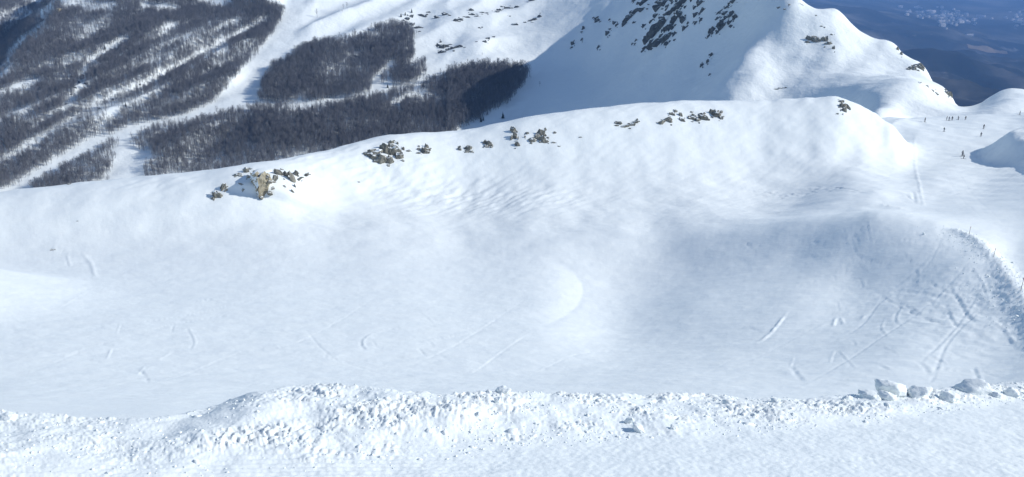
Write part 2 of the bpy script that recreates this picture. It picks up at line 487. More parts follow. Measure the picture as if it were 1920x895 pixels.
TR = [
    ([(745, 615), (715, 619), (690, 628), (677, 640), (684, 655), (720, 660)], .30, .10, .20),
    ([(700, 640), (706, 650), (722, 655)], .22, .08, .08), ([(765, 650), (785, 655), (798, 668)], .22, .14, .05),
    ([(800, 641), (850, 632), (887, 625)], .35, .02, .25), ([(575, 620), (605, 655), (640, 682)], .2, .12, .05), ([(580, 663), (650, 680), (715, 702)], .2, .12, .05),
    ([(350, 615), (362, 640), (357, 655)], .25, .10, .14), ([(303, 673), (328, 660)], .28, .05, .2), ([(262, 702), (275, 688)], .22, .06, .1), ([(205, 672), (212, 655)], .2, .05, .15),
    ([(222, 625), (228, 608)], .2, .05, .12), ([(110, 580), (160, 550), (200, 528)], .25, .04, .12), ([(325, 610), (322, 625)], .2, .1, .05), ([(150, 735), (230, 720), (300, 705)], .2, .04, .09),
    ([(520, 555), (545, 575)], .2, .08, .05), ([(490, 530), (520, 560)], .18, .05, .05), ([(940, 530), (965, 535), (988, 556)], .25, .1, .1), ([(955, 548), (975, 540)], .2, .1, .05), ([(985, 575), (1010, 572), (1035, 580)], .2, .06, .06),
    ([(1396, 453), (1408, 462), (1416, 470)], .35, .25, .15), ([(1318, 442), (1345, 444), (1376, 451)], .22, .14, .05),
    ([(1424, 643), (1446, 628), (1460, 613), (1480, 586)], .30, .04, .42), ([(1380, 645), (1420, 640)], .25, .16, .02), ([(1395, 632), (1412, 625)], .25, .16, .02), ([(1405, 615), (1425, 622)], .22, .16, .02), ([(1440, 640), (1460, 637)], .2, .12, .02),
    ([(1465, 600), (1490, 590)], .22, .14, .02), ([(1430, 578), (1460, 576)], .2, .07, .03), ([(1640, 545), (1690, 578), (1735, 598), (1800, 622)], .25, .15, .12), ([(1650, 560), (1700, 575), (1750, 605)], .2, .1, .08),
    ([(1779, 540), (1797, 562), (1806, 580), (1825, 603)], .35, .24, .16), ([(1776, 580), (1784, 600), (1797, 615)], .32, .24, .12), ([(1690, 575), (1680, 590), (1679, 603), (1690, 612)], .25, .14, .14),
    ([(1700, 575), (1712, 590)], .2, .12, .1), ([(1625, 412), (1630, 440), (1634, 456)], .22, .1, .14), ([(1478, 438), (1495, 448), (1512, 460)], .22, .12, .06), ([(1495, 446), (1508, 440)], .2, .1, .05),
    ([(1597, 455), (1610, 480), (1637, 500)], .25, .16, .08), ([(1690, 472), (1705, 488), (1727, 500)], .25, .16, .08), ([(1545, 440), (1552, 425)], .2, .06, .1), ([(1580, 425), (1588, 445)], .2, .08, .08),
    ([(1690, 450), (1705, 452)], .35, .2, .1), ([(1740, 490), (1755, 503)], .22, .14, .06), ([(1520, 450), (1535, 455)], .4, .2, .15), ([(1567, 610), (1572, 598), (1577, 608)], .3, .05, .35), ([(1617, 600), (1627, 592)], .3, .05, .3),
    ([(1570, 565), (1574, 585)], .2, .08, .1), ([(1655, 600), (1650, 615), (1660, 630)], .22, .06, .14), ([(1560, 680), (1570, 660), (1600, 690)], .2, .06, .1), ([(1485, 690), (1492, 670)], .2, .05, .1),
    ([(1360, 712), (1390, 706), (1405, 703)], .22, .14, .12), ([(1320, 700), (1370, 675), (1400, 660)], .15, .05, .03), ([(1330, 560), (1350, 555)], .2, .08, .04),
    ([(1735, 520), (1760, 540), (1800, 560)], .2, .1, .1), ([(1820, 500), (1840, 530), (1850, 560)], .25, .1, .14), ([(1850, 600), (1880, 620), (1900, 650)], .3, .1, .18), ([(1800, 650), (1840, 660)], .2, .1, .1),
    ([(1720, 250), (1712, 262), (1713, 300), (1719, 340), (1728, 384)], .45, .0, .6), ([(1712, 360), (1716, 382)], .6, .4, .2), ([(1700, 366), (1712, 378)], .5, .3, .2),
    ([(1625, 388), (1650, 384), (1690, 392)], .7, .15, .5), ([(1640, 394), (1690, 396)], .5, .25, .1), ([(1700, 402), (1740, 398)], .4, .1, .3),
    ([(97, 470), (108, 468), (125, 474)], .5, .35, .3), ([(150, 478), (165, 495), (172, 520)], .6, .05, .3), ([(122, 480), (128, 500)], .4, .1, .25),
    ([(375, 565), (395, 562), (415, 568)], .3, .1, .2), ([(530, 573), (555, 575)], .3, .12, .2),
    ([(1640, 236), (1680, 233), (1740, 240)], 1.2, .3, .5), ([(1655, 228), (1700, 226), (1750, 236)], 2.5, .0, 1.0),
]
for (p_, w0, d0, r0_) in TR: furrow(p_, w0 * .55, d0 * .42, r0_ * .38)
rt = random.Random(3)
for i in range(46):      # fainter tracks, mostly in the churned right half of the bowl
    if i < 34: px, py = rt.uniform(1480, 1880), rt.uniform(430, 700)
    else: px, py = rt.uniform(150, 1000), rt.uniform(560, 715)
    ang = rt.uniform(-0.3, 1.4); L = rt.uniform(15, 60); c = rt.uniform(-.8, .8)
    path = [(px, py)]
    for k in range(3):
        px += math.cos(ang) * L / 3; py += math.sin(ang) * L / 3 * .6; ang += c / 3
        path.append((px, py))
    furrow(path, rt.uniform(.12, .2), rt.uniform(.02, .06), rt.uniform(.01, .06))
for path in [[(1790, 440), (1700, 520), (1560, 600), (1380, 690)], [(1830, 480), (1760, 560), (1640, 640), (1500, 720)], [(1850, 520), (1800, 600), (1720, 680)], [(1700, 410), (1620, 470), (1500, 530), (1300, 590)],
             [(1640, 405), (1560, 470), (1440, 520)], [(1780, 430), (1740, 500), (1650, 560), (1600, 620), (1450, 680)], [(60, 700), (200, 640), (380, 600), (560, 580)], [(120, 620), (300, 600), (480, 560), (640, 500)],
             [(300, 720), (450, 660), (560, 640), (700, 560)], [(700, 705), (820, 660), (930, 600), (980, 560)], [(1000, 700), (1100, 660), (1300, 640), (1500, 600)], [(880, 700), (960, 650), (1000, 620)], [(1860, 560), (1780, 640), (1740, 720)], [(1680, 300), (1640, 350), (1500, 380), (1300, 370)], [(1760, 300), (1790, 360), (1850, 420)], [(1770, 290), (1800, 340), (1880, 420)]]:
    furrow([(px + rt.uniform(-6, 6), py + rt.uniform(-5, 5)) for px, py in path], .14, .05, .025)
for i in range(70):      # footprints that cross the slope under the piste
    px = 1410 + 210 * (i / 70) + rt.uniform(-3, 3); py = 360 + 6 * math.sin(i * .1) + rt.uniform(-5, 6)
    furrow([(px - 2, py), (px + 2, py + .5)], .3, .10, .06)

# ------------------------------------------------------------------ mountainside behind: wooded slopes, gully and peak
bp = []
for c in [  # peak, its shaded flank and the gully below it
        (1490, -2, 640), (1440, -60, 690), (1350, -105, 770), (1400, 60, 644), (1300, 100, 680), (1400, 100, 580), (1300, 188, 560), (1200, 180, 670), (1350, 140, 585), (1200, 80, 790),
        (1100, 130, 840), (1100, 60, 930), (1050, 180, 774), (950, 215, 752), (1000, 120, 885), (1200, 15, 870), (1380, 10, 690), (1270, -40, 890),
        (1110, 0, 1020), (1040, 60, 960),
        (900, 100, 882), (900, 150, 830), (980, 60, 975),
        # right side of the peak
        (1530, 75, 596), (1600, 130, 545), (1450, 140, 545), (1370, 180, 515), (1450, 80, 600), (1600, 70, 606), (1700, 140, 540), (1650, 110, 575), (1560, 110, 566),
        (1690, 153, 432), (1735, 157, 437), (1640, 200, 402), (1700, 212, 388), (1780, 202, 408), (1830, 208, 400), (1600, 172, 470), (1600, 205, 425), (1560, 170, 500), (1640, 163, 452), (1760, 185, 440),
        (1885, 174, 436), (1835, 203, 425), (1930, 178, 436), (1880, 196, 392), (1940, 200, 392), (2050, 190, 430)]:
    bp.append(D(*c))
def PL(px, py, b=0.25, c=-0.05):
    u, t = pix(px, py); u = float(u); t = float(t)
    return (-129 - b * 830 - c * -32 * -1) / (t - b - c * u)
for (px, py) in [(850, 85), (800, 150), (900, 190), (860, 245), (1000, 0), (800, 0), (700, 40), (800, 60), (560, 50), (560, 0), (640, 100), (500, 170), (600, 200), (700, 180), (300, 240), (80, 340), (500, 290), (700, 235), (230, 300), (300, 330),
                 (0, 0), (200, 0), (100, 60), (0, 100), (0, 200), (250, 150), (350, 60), (450, 100), (200, 250), (400, 0), (350, 180), (420, 200), (-200, 100), (-200, 300), (-200, 0), (0, 380), (0, 320)]:
    bp.append(D(px, py, PL(px, py)))
SKYL = [(1490, -2, 640), (1560, 20, 642), (1600, 48, 641), (1620, 66, 640), (1642, 78, 632), (1672, 78, 620), (1690, 98, 602), (1733, 124, 578), (1748, 150, 560), (1780, 172, 530), (1788, 188, 520), (1830, 204, 470)]
for (x, y, Yv) in SKYL:
    p = D(x, y, Yv); bp.append(p); z = p[2] * Yv
    bp.append(HID(x + 4, Yv + 12, z - 5)); bp.append(HID(x + 15, Yv + 45, z - 38)); bp.append(HID(x + 40, Yv + 150, z - 160))
for px in (1870, 1920, 2000):
    bp.append(HID(px, 470, -82)); bp.append(HID(px, 560, -150))
for px in (1000, 1250, 1500): bp.append(HID(px, 400, -150)); bp.append(HID(px, 330, -170))
for px in (1600, 1700, 1800, 1900, 2050): bp.append(HID(px, 350, -84)); bp.append(HID(px, 330, -100))
for px in (-200, 200, 600): bp.append(HID(px, 440, -228)); bp.append(HID(px, 330, -240))
for px in (-300, 0, 300, 600, 900): bp.append(HID(px, 1400, -10)); bp.append(HID(px, 2300, 10))
for px in (1700, 1900, 2200): bp.append(HID(px, 900, -330)); bp.append(HID(px, 1800, -560))
bp.append(HID(1200, 1500, 10)); bp.append(HID(1450, 1000, -60)); bp.append(HID(1450, 1800, -200))
mount = Thin(bp, vs=0.5)
B0, B1 = math.log(330), math.log(2300)
BACK = Sheet(np.concatenate([np.linspace(-1.3, -0.86, 40, endpoint=False), np.linspace(-0.86, 0.86, 620), np.linspace(0.86, 1.2, 20)[1:]]), np.concatenate([np.linspace(B0, math.log(1500), 360, endpoint=False), np.linspace(math.log(1500), B1, 30)]))
CU, CV = np.meshgrid(np.linspace(-0.86, 0.86, 150), np.linspace(B0, B1, 200))
TB2 = mount(CU, CV)
Tb = sample_grid(TB2, -0.86, 0.86, B0, B1, BACK.U, BACK.V)
Xb, Yb = BACK.X, BACK.Y
Zb = Tb * Yb
PXb, PYb = proj(Xb, Yb, Zb)
# ribs and gullies that run down the wooded slope
q = Xb * 0.37 + Yb * 0.93
w_ = Xb * 0.93 - Yb * 0.37
hill = sstep(60, -40, Xb + 0.05 * (Yb - 900)) * sstep(560, 680, Yb)
wv = w_ + 24 * noise(w_ * .008, q * .006, 101)
rib = 1.15 - 1.6 * np.abs(noise(wv * 0.016, q * 0.0035, 102))
far_l = sstep(-110, -230, Xb)
Zb += hill * far_l * ((rib - 0.5) * 13.0 * (0.7 + 0.6 * noise(q * .006, w_ * .004, 103)))
Zb += hill * (2.6 * fbm(w_ * 0.016, q * 0.008, 104, 3))
# smooth pistes
PISTES = [[(560, -10), (545, 40), (505, 105), (478, 150), (462, 190), (420, 205), (340, 225), (235, 250), (150, 290), (40, 355)], [(480, 203), (600, 197), (690, 182), (770, 162), (850, 122), (930, 60), (1000, 0)]]
keep = np.ones_like(Xb)
for pth, wd in zip(PISTES, (20, 8)):
    d, _ = poly_dist(PXb, PYb, pth); keep = np.minimum(keep, sstep(wd * .6, wd * 2.2, d))
Zb = Tb * Yb + (Zb - Tb * Yb) * keep
# back of the shoulder in the top left corner, turned away from the sun
e = world_pts([(px, py, PL(px, py)) for (px, py) in ((135, -40), (118, 0), (95, 50), (45, 120), (0, 160), (-80, 200))])
d, sd = poly_dist(Xb, Yb, e)
dl = np.where(sd < 0, d, 0)
Zb -= 0.68 * np.minimum(dl, 75) + 0.2 * np.clip(dl - 75, 0, 60)
# ribs of the open slope
op = np.exp(-((Xb + 60) / 110) ** 2) * sstep(860, 930, Yb)
rb2 = np.abs(noise(w_ * 0.016, q * 0.006, 106))
Zb += op * (10 * (0.35 - rb2))
# peak flank: faint bedding and drifts
pk = sstep(50, 120, Xb) * sstep(420, 500, Yb)
qq = Xb * 0.6 + Yb * 0.8; ww = Xb * .8 - Yb * .6
Zb += pk * (2.6 * fbm(Xb * .012, Yb * .012, 108, 4) + 1.8 * noise(ww * 0.045, qq * 0.012, 109))
Zb += 0.5 * fbm(Xb * .05, Yb * .05, 110, 3)
Zb = np.minimum(Zb, 28)
BACK.Z = Zb

# ------------------------------------------------------------------ far valley
fp = [D(1850, 195, 3400), D(1700, 120, 4200), D(1850, 120, 5600), D(1800, 40, 9500), D(1850, 0, 13000), D(1600, 20, 8000), D(1950, 120, 5600), D(1950, 20, 10500),
      D(1950, 195, 3400), D(1600, -30, 14000), HID(1500, 2600, -560), HID(1900, 2400, -560), HID(2200, 2400, -560), HID(1500, 19000, 0), HID(1900, 19000, 0), HID(2200, 19000, 0),
      HID(2200, 6000, -740), HID(2200, 12000, -790), HID(1300, 6000, -740)]
fsp = Thin(fp, vs=0.6)
FAR = Sheet(np.linspace(0.2, 1.25, 300), np.linspace(math.log(2300), math.log(19000), 240))
FZ = fsp(FAR.U, FAR.V) * FAR.Y
FZ += 80 * fbm(FAR.X / 700, FAR.Y / 900, 201, 5) * sstep(12000, 5000, FAR.Y) + 160 * np.abs(fbm(FAR.X / 2500, FAR.Y / 2500, 202, 4)) * sstep(10500, 15000, FAR.Y)
FAR.Z = np.minimum(FZ, 25)

def valley_material():
    m, nt, b = new_mat('valley_land')
    tc = nd(nt, 'ShaderNodeTexCoord')
    mp = nd(nt, 'ShaderNodeMapping'); mp.inputs['Scale'].default_value = (0.001, 0.0006, 0.001)
    nt.links.new(tc.outputs['Object'], mp.inputs['Vector'])
    def nz(scale, det, rough=0.55):
        n = nd(nt, 'ShaderNodeTexNoise'); n.inputs['Scale'].default_value = scale; n.inputs['Detail'].default_value = det
        n.inputs['Roughness'].default_value = rough
        nt.links.new(mp.outputs['Vector'], n.inputs['Vector']); return n
    a = nz(1.6, 6); f = nz(9, 7, 0.65); g = nz(4.2, 4)
    r1 = nd(nt, 'ShaderNodeValToRGB')
    e = r1.color_ramp.elements
    e[0].position = 0.40; e[0].color = (0.008, 0.015, 0.018, 1); e[1].position = 0.62; e[1].color = (0.13, 0.125, 0.115, 1)
    e2 = r1.color_ramp.elements.new(0.5); e2.color = (0.030, 0.036, 0.036, 1)
    nt.links.new(a.outputs['Fac'], r1.inputs['Fac'])
    r2 = nd(nt, 'ShaderNodeValToRGB'); r2.color_ramp.elements[0].position = 0.60; r2.color_ramp.elements[1].position = 0.74
    nt.links.new(f.outputs['Fac'], r2.inputs['Fac'])
    mx = nd(nt, 'ShaderNodeMixRGB'); mx.inputs['Color2'].default_value = (0.30, 0.30, 0.30, 1)
    mul = nd(nt, 'ShaderNodeMath', operation='MULTIPLY')
    r3 = nd(nt, 'ShaderNodeValToRGB'); r3.color_ramp.elements[0].position = 0.5; r3.color_ramp.elements[1].position = 0.62
    nt.links.new(g.outputs['Fac'], r3.inputs['Fac'])
    nt.links.new(r2.outputs['Color'], mul.inputs[0]); nt.links.new(r3.outputs['Color'], mul.inputs[1])
    nt.links.new(mul.outputs[0], mx.inputs['Fac']); nt.links.new(r1.outputs['Color'], mx.inputs['Color1'])
    nt.links.new(mx.outputs['Color'], b.inputs['Base Color'])
    b.inputs['Roughness'].default_value = 0.95
    b.inputs['Specular IOR Level'].default_value = 0.0
    return m
M_VALLEY = valley_material()
snowfield = NEAR.build('snowfield', M_SNOW)
mountainside = BACK.build('mountainside', M_SNOW_BACK)
valley = FAR.build('far_valley', M_VALLEY)

# ------------------------------------------------------------------ the air of the valley
def haze_box():
    x0, x1, y0, y1, z0, z1 = -3200.0, 25000.0, -60.0, 19500.0, float(min(FAR.Z.min(), BACK.Z.min())) - 3, 36.0
    v = [(x0, y0, z0), (x1, y0, z0), (x1, y1, z0), (x0, y1, z0), (x0, y0, z1), (x1, y0, z1), (x1, y1, z1), (x0, y1, z1)]
    f = [(0, 3, 2, 1), (4, 5, 6, 7), (0, 1, 5, 4), (1, 2, 6, 5), (2, 3, 7, 6), (3, 0, 4, 7)]
    me = bpy.data.meshes.new('haze'); me.from_pydata(v, [], f)
    m = bpy.data.materials.new('haze_air'); m.use_nodes = True
    nt = m.node_tree; nt.nodes.clear()
    out = nd(nt, 'ShaderNodeOutputMaterial'); pv = nd(nt, 'ShaderNodeVolumePrincipled')
    pv.inputs['Color'].default_value = (0.26, 0.50, 1.0, 1)
    pv.inputs['Density'].default_value = HAZE
    nt.links.new(pv.outputs['Volume'], out.inputs['Volume'])
    me.materials.append(m)
    o = bpy.data.objects.new('haze', me); COL.objects.link(o)
    o['kind'] = 'stuff'; o['label'] = 'thin blue haze filling the valley air'; o['category'] = 'haze'
HAZE = 9.0e-5
haze_box()

# ------------------------------------------------------------------ building blocks for things
def link_mesh(name, verts, faces, mats, parent=None, smooth=False, fmat=None):
    me = bpy.data.meshes.new(name)
    me.from_pydata(verts, [], faces)
    for m in (mats if isinstance(mats, (list, tuple)) else [mats]): me.materials.append(m)
    if smooth: me.polygons.foreach_set('use_smooth', np.ones(len(me.polygons), bool))
    if fmat is not None: me.polygons.foreach_set('material_index', np.array(fmat, np.int32))
    me.update()
    o = bpy.data.objects.new(name, me); COL.objects.link(o)
    if parent: o.parent = parent
    return o

def tag(o, label, cat, group=None):
    o['label'] = label; o['category'] = cat
    if group: o['group'] = group
    return o

def empty(name, loc, rz=0.0):
    o = bpy.data.objects.new(name, None); o.location = loc; o.rotation_euler = (0, 0, rz)
    o.empty_display_size = 0.2
    COL.objects.link(o); return o

class MB:
    def __init__(self): self.v = []; self.f = []
    def tube(self, path, radii, n=5, cap=True):
        b = len(self.v); path = [Vector(p) for p in path]
        for i, p in enumerate(path):
            d = (path[min(i + 1, len(path) - 1)] - path[max(i - 1, 0)]).normalized()
            a = d.orthogonal().normalized() if abs(d.z) > 0.9 else d.cross(Vector((0, 0, 1))).normalized()
            c = d.cross(a)
            for k in range(n):
                an = 2 * math.pi * k / n
                self.v.append(tuple(p + (a * math.cos(an) + c * math.sin(an)) * radii[i]))
        for i in range(len(path) - 1):
            for k in range(n):
                k2 = (k + 1) % n
                self.f.append((b + i * n + k, b + i * n + k2, b + (i + 1) * n + k2, b + (i + 1) * n + k))
        if cap: self.f.append(tuple(b + (len(path) - 1) * n + k for k in range(n))); self.f.append(tuple(b + k for k in reversed(range(n))))
    def blade(self, a, b_, w, side):
        i = len(self.v); a = Vector(a); b_ = Vector(b_)
        self.v += [tuple(a + side * w), tuple(a - side * w), tuple(b_)]
        self.f.append((i, i + 1, i + 2))
    def box(self, c, s, M=None):
        i = len(self.v)
        for z in (-.5, .5):
            for (x, y) in ((-.5, -.5), (.5, -.5), (.5, .5), (-.5, .5)):
                p = Vector((x * s[0], y * s[1], z * s[2]))
                if M: p = M @ p
                self.v.append(tuple(p + Vector(c)))
        self.f += [tuple(i + k for k in q) for q in ((0, 3, 2, 1), (4, 5, 6, 7), (0, 1, 5, 4), (1, 2, 6, 5), (2, 3, 7, 6), (3, 0, 4, 7))]
    def obj(self, name, mat, parent=None, smooth=False): return link_mesh(name, self.v, self.f, mat, parent, smooth)

def plain(name, col, rough=0.8, var=0.25, scale=3.0):
    m, nt, b = new_mat(name)
    tc = nd(nt, 'ShaderNodeTexCoord'); n = nd(nt, 'ShaderNodeTexNoise')
    n.inputs['Scale'].default_value = scale; n.inputs['Detail'].default_value = 4
    nt.links.new(tc.outputs['Object'], n.inputs['Vector'])
    cr = nd(nt, 'ShaderNodeValToRGB')
    cr.color_ramp.elements[0].position = 0.3; cr.color_ramp.elements[1].position = 0.7
    cr.color_ramp.elements[0].color = (*[c * (1 - var) for c in col], 1)
    cr.color_ramp.elements[1].color = (*[min(1, c * (1 + var)) for c in col], 1)
    nt.links.new(n.outputs['Fac'], cr.inputs['Fac']); nt.links.new(cr.outputs['Color'], b.inputs['Base Color'])
    b.inputs['Roughness'].default_value = rough; b.inputs['Specular IOR Level'].default_value = 0.2
    return m

def rock_material(name, dark, light, snow_at=0.62, left_snow=False, scale=1.0):
    m, nt, b = new_mat(name)
    geo = nd(nt, 'ShaderNodeNewGeometry')
    def nz(s, det, r=.6):
        n = nd(nt, 'ShaderNodeTexNoise'); n.inputs['Scale'].default_value = s; n.inputs['Detail'].default_value = det; n.inputs['Roughness'].default_value = r
        nt.links.new(geo.outputs['Position'], n.inputs['Vector']); return n
    n1 = nz(0.9 * scale, 8, .65); n2 = nz(0.55 * scale, 5); n3 = nz(4.0 * scale, 6)
    cr = nd(nt, 'ShaderNodeValToRGB')
    cr.color_ramp.elements[0].position = 0.32; cr.color_ramp.elements[0].color = (*dark, 1)
    cr.color_ramp.elements[1].position = 0.62; cr.color_ramp.elements[1].color = (*light, 1)
    nt.links.new(n1.outputs['Fac'], cr.inputs['Fac'])
    sx = nd(nt, 'ShaderNodeSeparateXYZ'); nt.links.new(geo.outputs['Normal'], sx.inputs[0])
    add = nd(nt, 'ShaderNodeMath', operation='MULTIPLY_ADD'); add.inputs[1].default_value = 1.0
    mul = nd(nt, 'ShaderNodeMath', operation='MULTIPLY_ADD'); mul.inputs[1].default_value = 1.1; mul.inputs[2].default_value = -0.55
    nt.links.new(n2.outputs['Fac'], mul.inputs[0])
    nt.links.new(sx.outputs['Z'], add.inputs[0]); nt.links.new(mul.outputs[0], add.inputs[2])
    last = add
    if left_snow:     # wind-plastered on the side that faces away from the sun
        l = nd(nt, 'ShaderNodeMath', operation='MULTIPLY_ADD'); l.inputs[1].default_value = -0.85
        nt.links.new(sx.outputs['X'], l.inputs[0]); nt.links.new(add.outputs[0], l.inputs[2]); last = l
    r = nd(nt, 'ShaderNodeMapRange'); r.inputs['From Min'].default_value = snow_at - .04; r.inputs['From Max'].default_value = snow_at + .04
    nt.links.new(last.outputs[0], r.inputs['Value'])
    mx = nd(nt, 'ShaderNodeMixRGB'); mx.inputs['Color2'].default_value = (0.87, 0.90, 0.88, 1)
    nt.links.new(r.outputs[0], mx.inputs['Fac']); nt.links.new(cr.outputs['Color'], mx.inputs['Color1'])
    nt.links.new(mx.outputs['Color'], b.inputs['Base Color'])
    bp = nd(nt, 'ShaderNodeBump'); bp.inputs['Strength'].default_value = 0.7; bp.inputs['Distance'].default_value = 0.25 / scale
    nt.links.new(n3.outputs['Fac'], bp.inputs['Height']); nt.links.new(bp.outputs['Normal'], b.inputs['Normal'])
    b.inputs['Roughness'].default_value = 0.9; b.inputs['Specular IOR Level'].default_value = 0.15
    return m

M_ROCK = rock_material('limestone', (0.10, 0.10, 0.09), (0.30, 0.285, 0.235), 0.74)
M_ROCK_BEIGE = rock_material('beige_limestone', (0.20, 0.18, 0.13), (0.36, 0.325, 0.24), 0.62, True)
M_ROCK_DARK = rock_material('dark_limestone', (0.05, 0.055, 0.055), (0.15, 0.155, 0.145), 0.73, False, 0.35)
M_ROCK_TAN = rock_material('tan_limestone', (0.24, 0.20, 0.13), (0.42, 0.37, 0.26), 0.72, False, 0.25)

def unit_rock(seed, sub=2, cuts=14, rough=0.09, soft=False):
    r = random.Random(seed)
    bm = bmesh.new(); bmesh.ops.create_icosphere(bm, subdivisions=sub, radius=1.0)
    planes = []
    for _ in range(cuts):
        n = Vector((r.gauss(0, 1), r.gauss(0, 1), r.gauss(0, 1))).normalized(); planes.append((n, r.uniform(.48, .85)))
    for v in bm.verts:
        p = v.co.copy()
        for n, d in planes:
            k = p.dot(n) - d
            if k > 0: p -= n * k * (0.8 if soft else 1.0)
        v.co = p
    for v in bm.verts:
        p = v.co
        s = float(fbm(np.array(p.x * 2.3 + seed), np.array(p.y * 2.3 + p.z * 1.7), seed, 3))
        h2 = 0.0 if soft else float(abs(noise(np.array(p.x * 6 + seed), np.array(p.z * 3.2 + p.y * 5), seed + 3)))
        v.co = p * (1 + rough * s - rough * 1.5 * h2)
    mx = max(max(abs(v.co.x) for v in bm.verts), 1e-3); mz = max(abs(v.co.z) for v in bm.verts); my = max(abs(v.co.y) for v in bm.verts)
    for v in bm.verts: v.co = Vector((v.co.x / mx * .5, v.co.y / my * .5, v.co.z / mz * .5))
    vs_ = [tuple(v.co) for v in bm.verts]; bm.verts.index_update(); fs = [tuple(v.index for v in f.verts) for f in bm.faces]
    bm.free()
    return vs_, fs

_rock_mesh = {}
def rock_mesh(k, mat):
    key = (k, mat.name)
    if key not in _rock_mesh:
        vs_, fs = unit_rock(400 + k, 3, 13, 0.20)
        me = bpy.data.meshes.new('rock'); me.from_pydata(vs_, [], fs); me.materials.append(mat); me.update()
        _rock_mesh[key] = me
    return _rock_mesh[key]

rr = random.Random(11)
def outcrop(sheet, mat, label, lumps, cat='rock outcrop', group=None, name='rock_outcrop', ymin=100, sink=0.12, depth=0.8, grow=1.35, sat=1):
    """rocks of one outcrop: (photo x, y, width, height, tilt) each"""
    hits = []
    for l in list(lumps):      # smaller pieces that crumble off each rock
        for _ in range(sat):
            a_ = rr.uniform(0, 6.28); k_ = rr.uniform(.5, .85)
            lumps = lumps + [(l[0] + math.cos(a_) * l[2] * k_, l[1] + math.sin(a_) * l[3] * k_, l[2] * rr.uniform(.18, .42), l[3] * rr.uniform(.18, .5), (l[4] if len(l) > 4 else 0) + rr.uniform(-15, 15))]
    for l in lumps:
        p = sheet.hit(l[0], l[1], ymin)
        if p is not None: hits.append((p, l))
    if not hits: return None
    c = sum((h[0] for h in hits), Vector()) / len(hits)
    single = len(hits) == 1
    base = None if single else empty(name, c)
    for p, l in hits:
        s = p.y * (cp - p.z / p.y * sp) / F_PX
        w, h = l[2] * s, l[3] * s
        me = rock_mesh(rr.randrange(10), mat)
        o = bpy.data.objects.new(name if single else 'rock', me); COL.objects.link(o)
        n = sheet.normal(p.x, p.y)
        dpt = max(min(w, h) * depth, 0.5 * max(w, h) * depth)
        tilt = math.radians(l[4] if len(l) > 4 else rr.uniform(-12, 12))
        pos = p - n * (sink * dpt)
        o.location = pos if single else pos - c
        # stand the height of the rock between the vertical and the fall line of the slope
        zax = (Vector((0, 0, 1)) - n * n.z * 0.45).normalized()
        xax = Vector((1, 0, 0)); yax = zax.cross(xax).normalized(); xax = yax.cross(zax).normalized()
        R = Matrix((xax, yax, zax)).transposed()
        R = R @ Matrix.Rotation(-tilt, 3, 'Y') @ Matrix.Rotation(rr.choice((0, math.pi)) , 3, 'Z')
        o.rotation_euler = R.to_euler()
        o.scale = (w * grow, dpt * 1.2, h * grow * 1.04)
        if not single: o.parent = base
        else: base = o
    tag(base, label, cat, group)
    return base

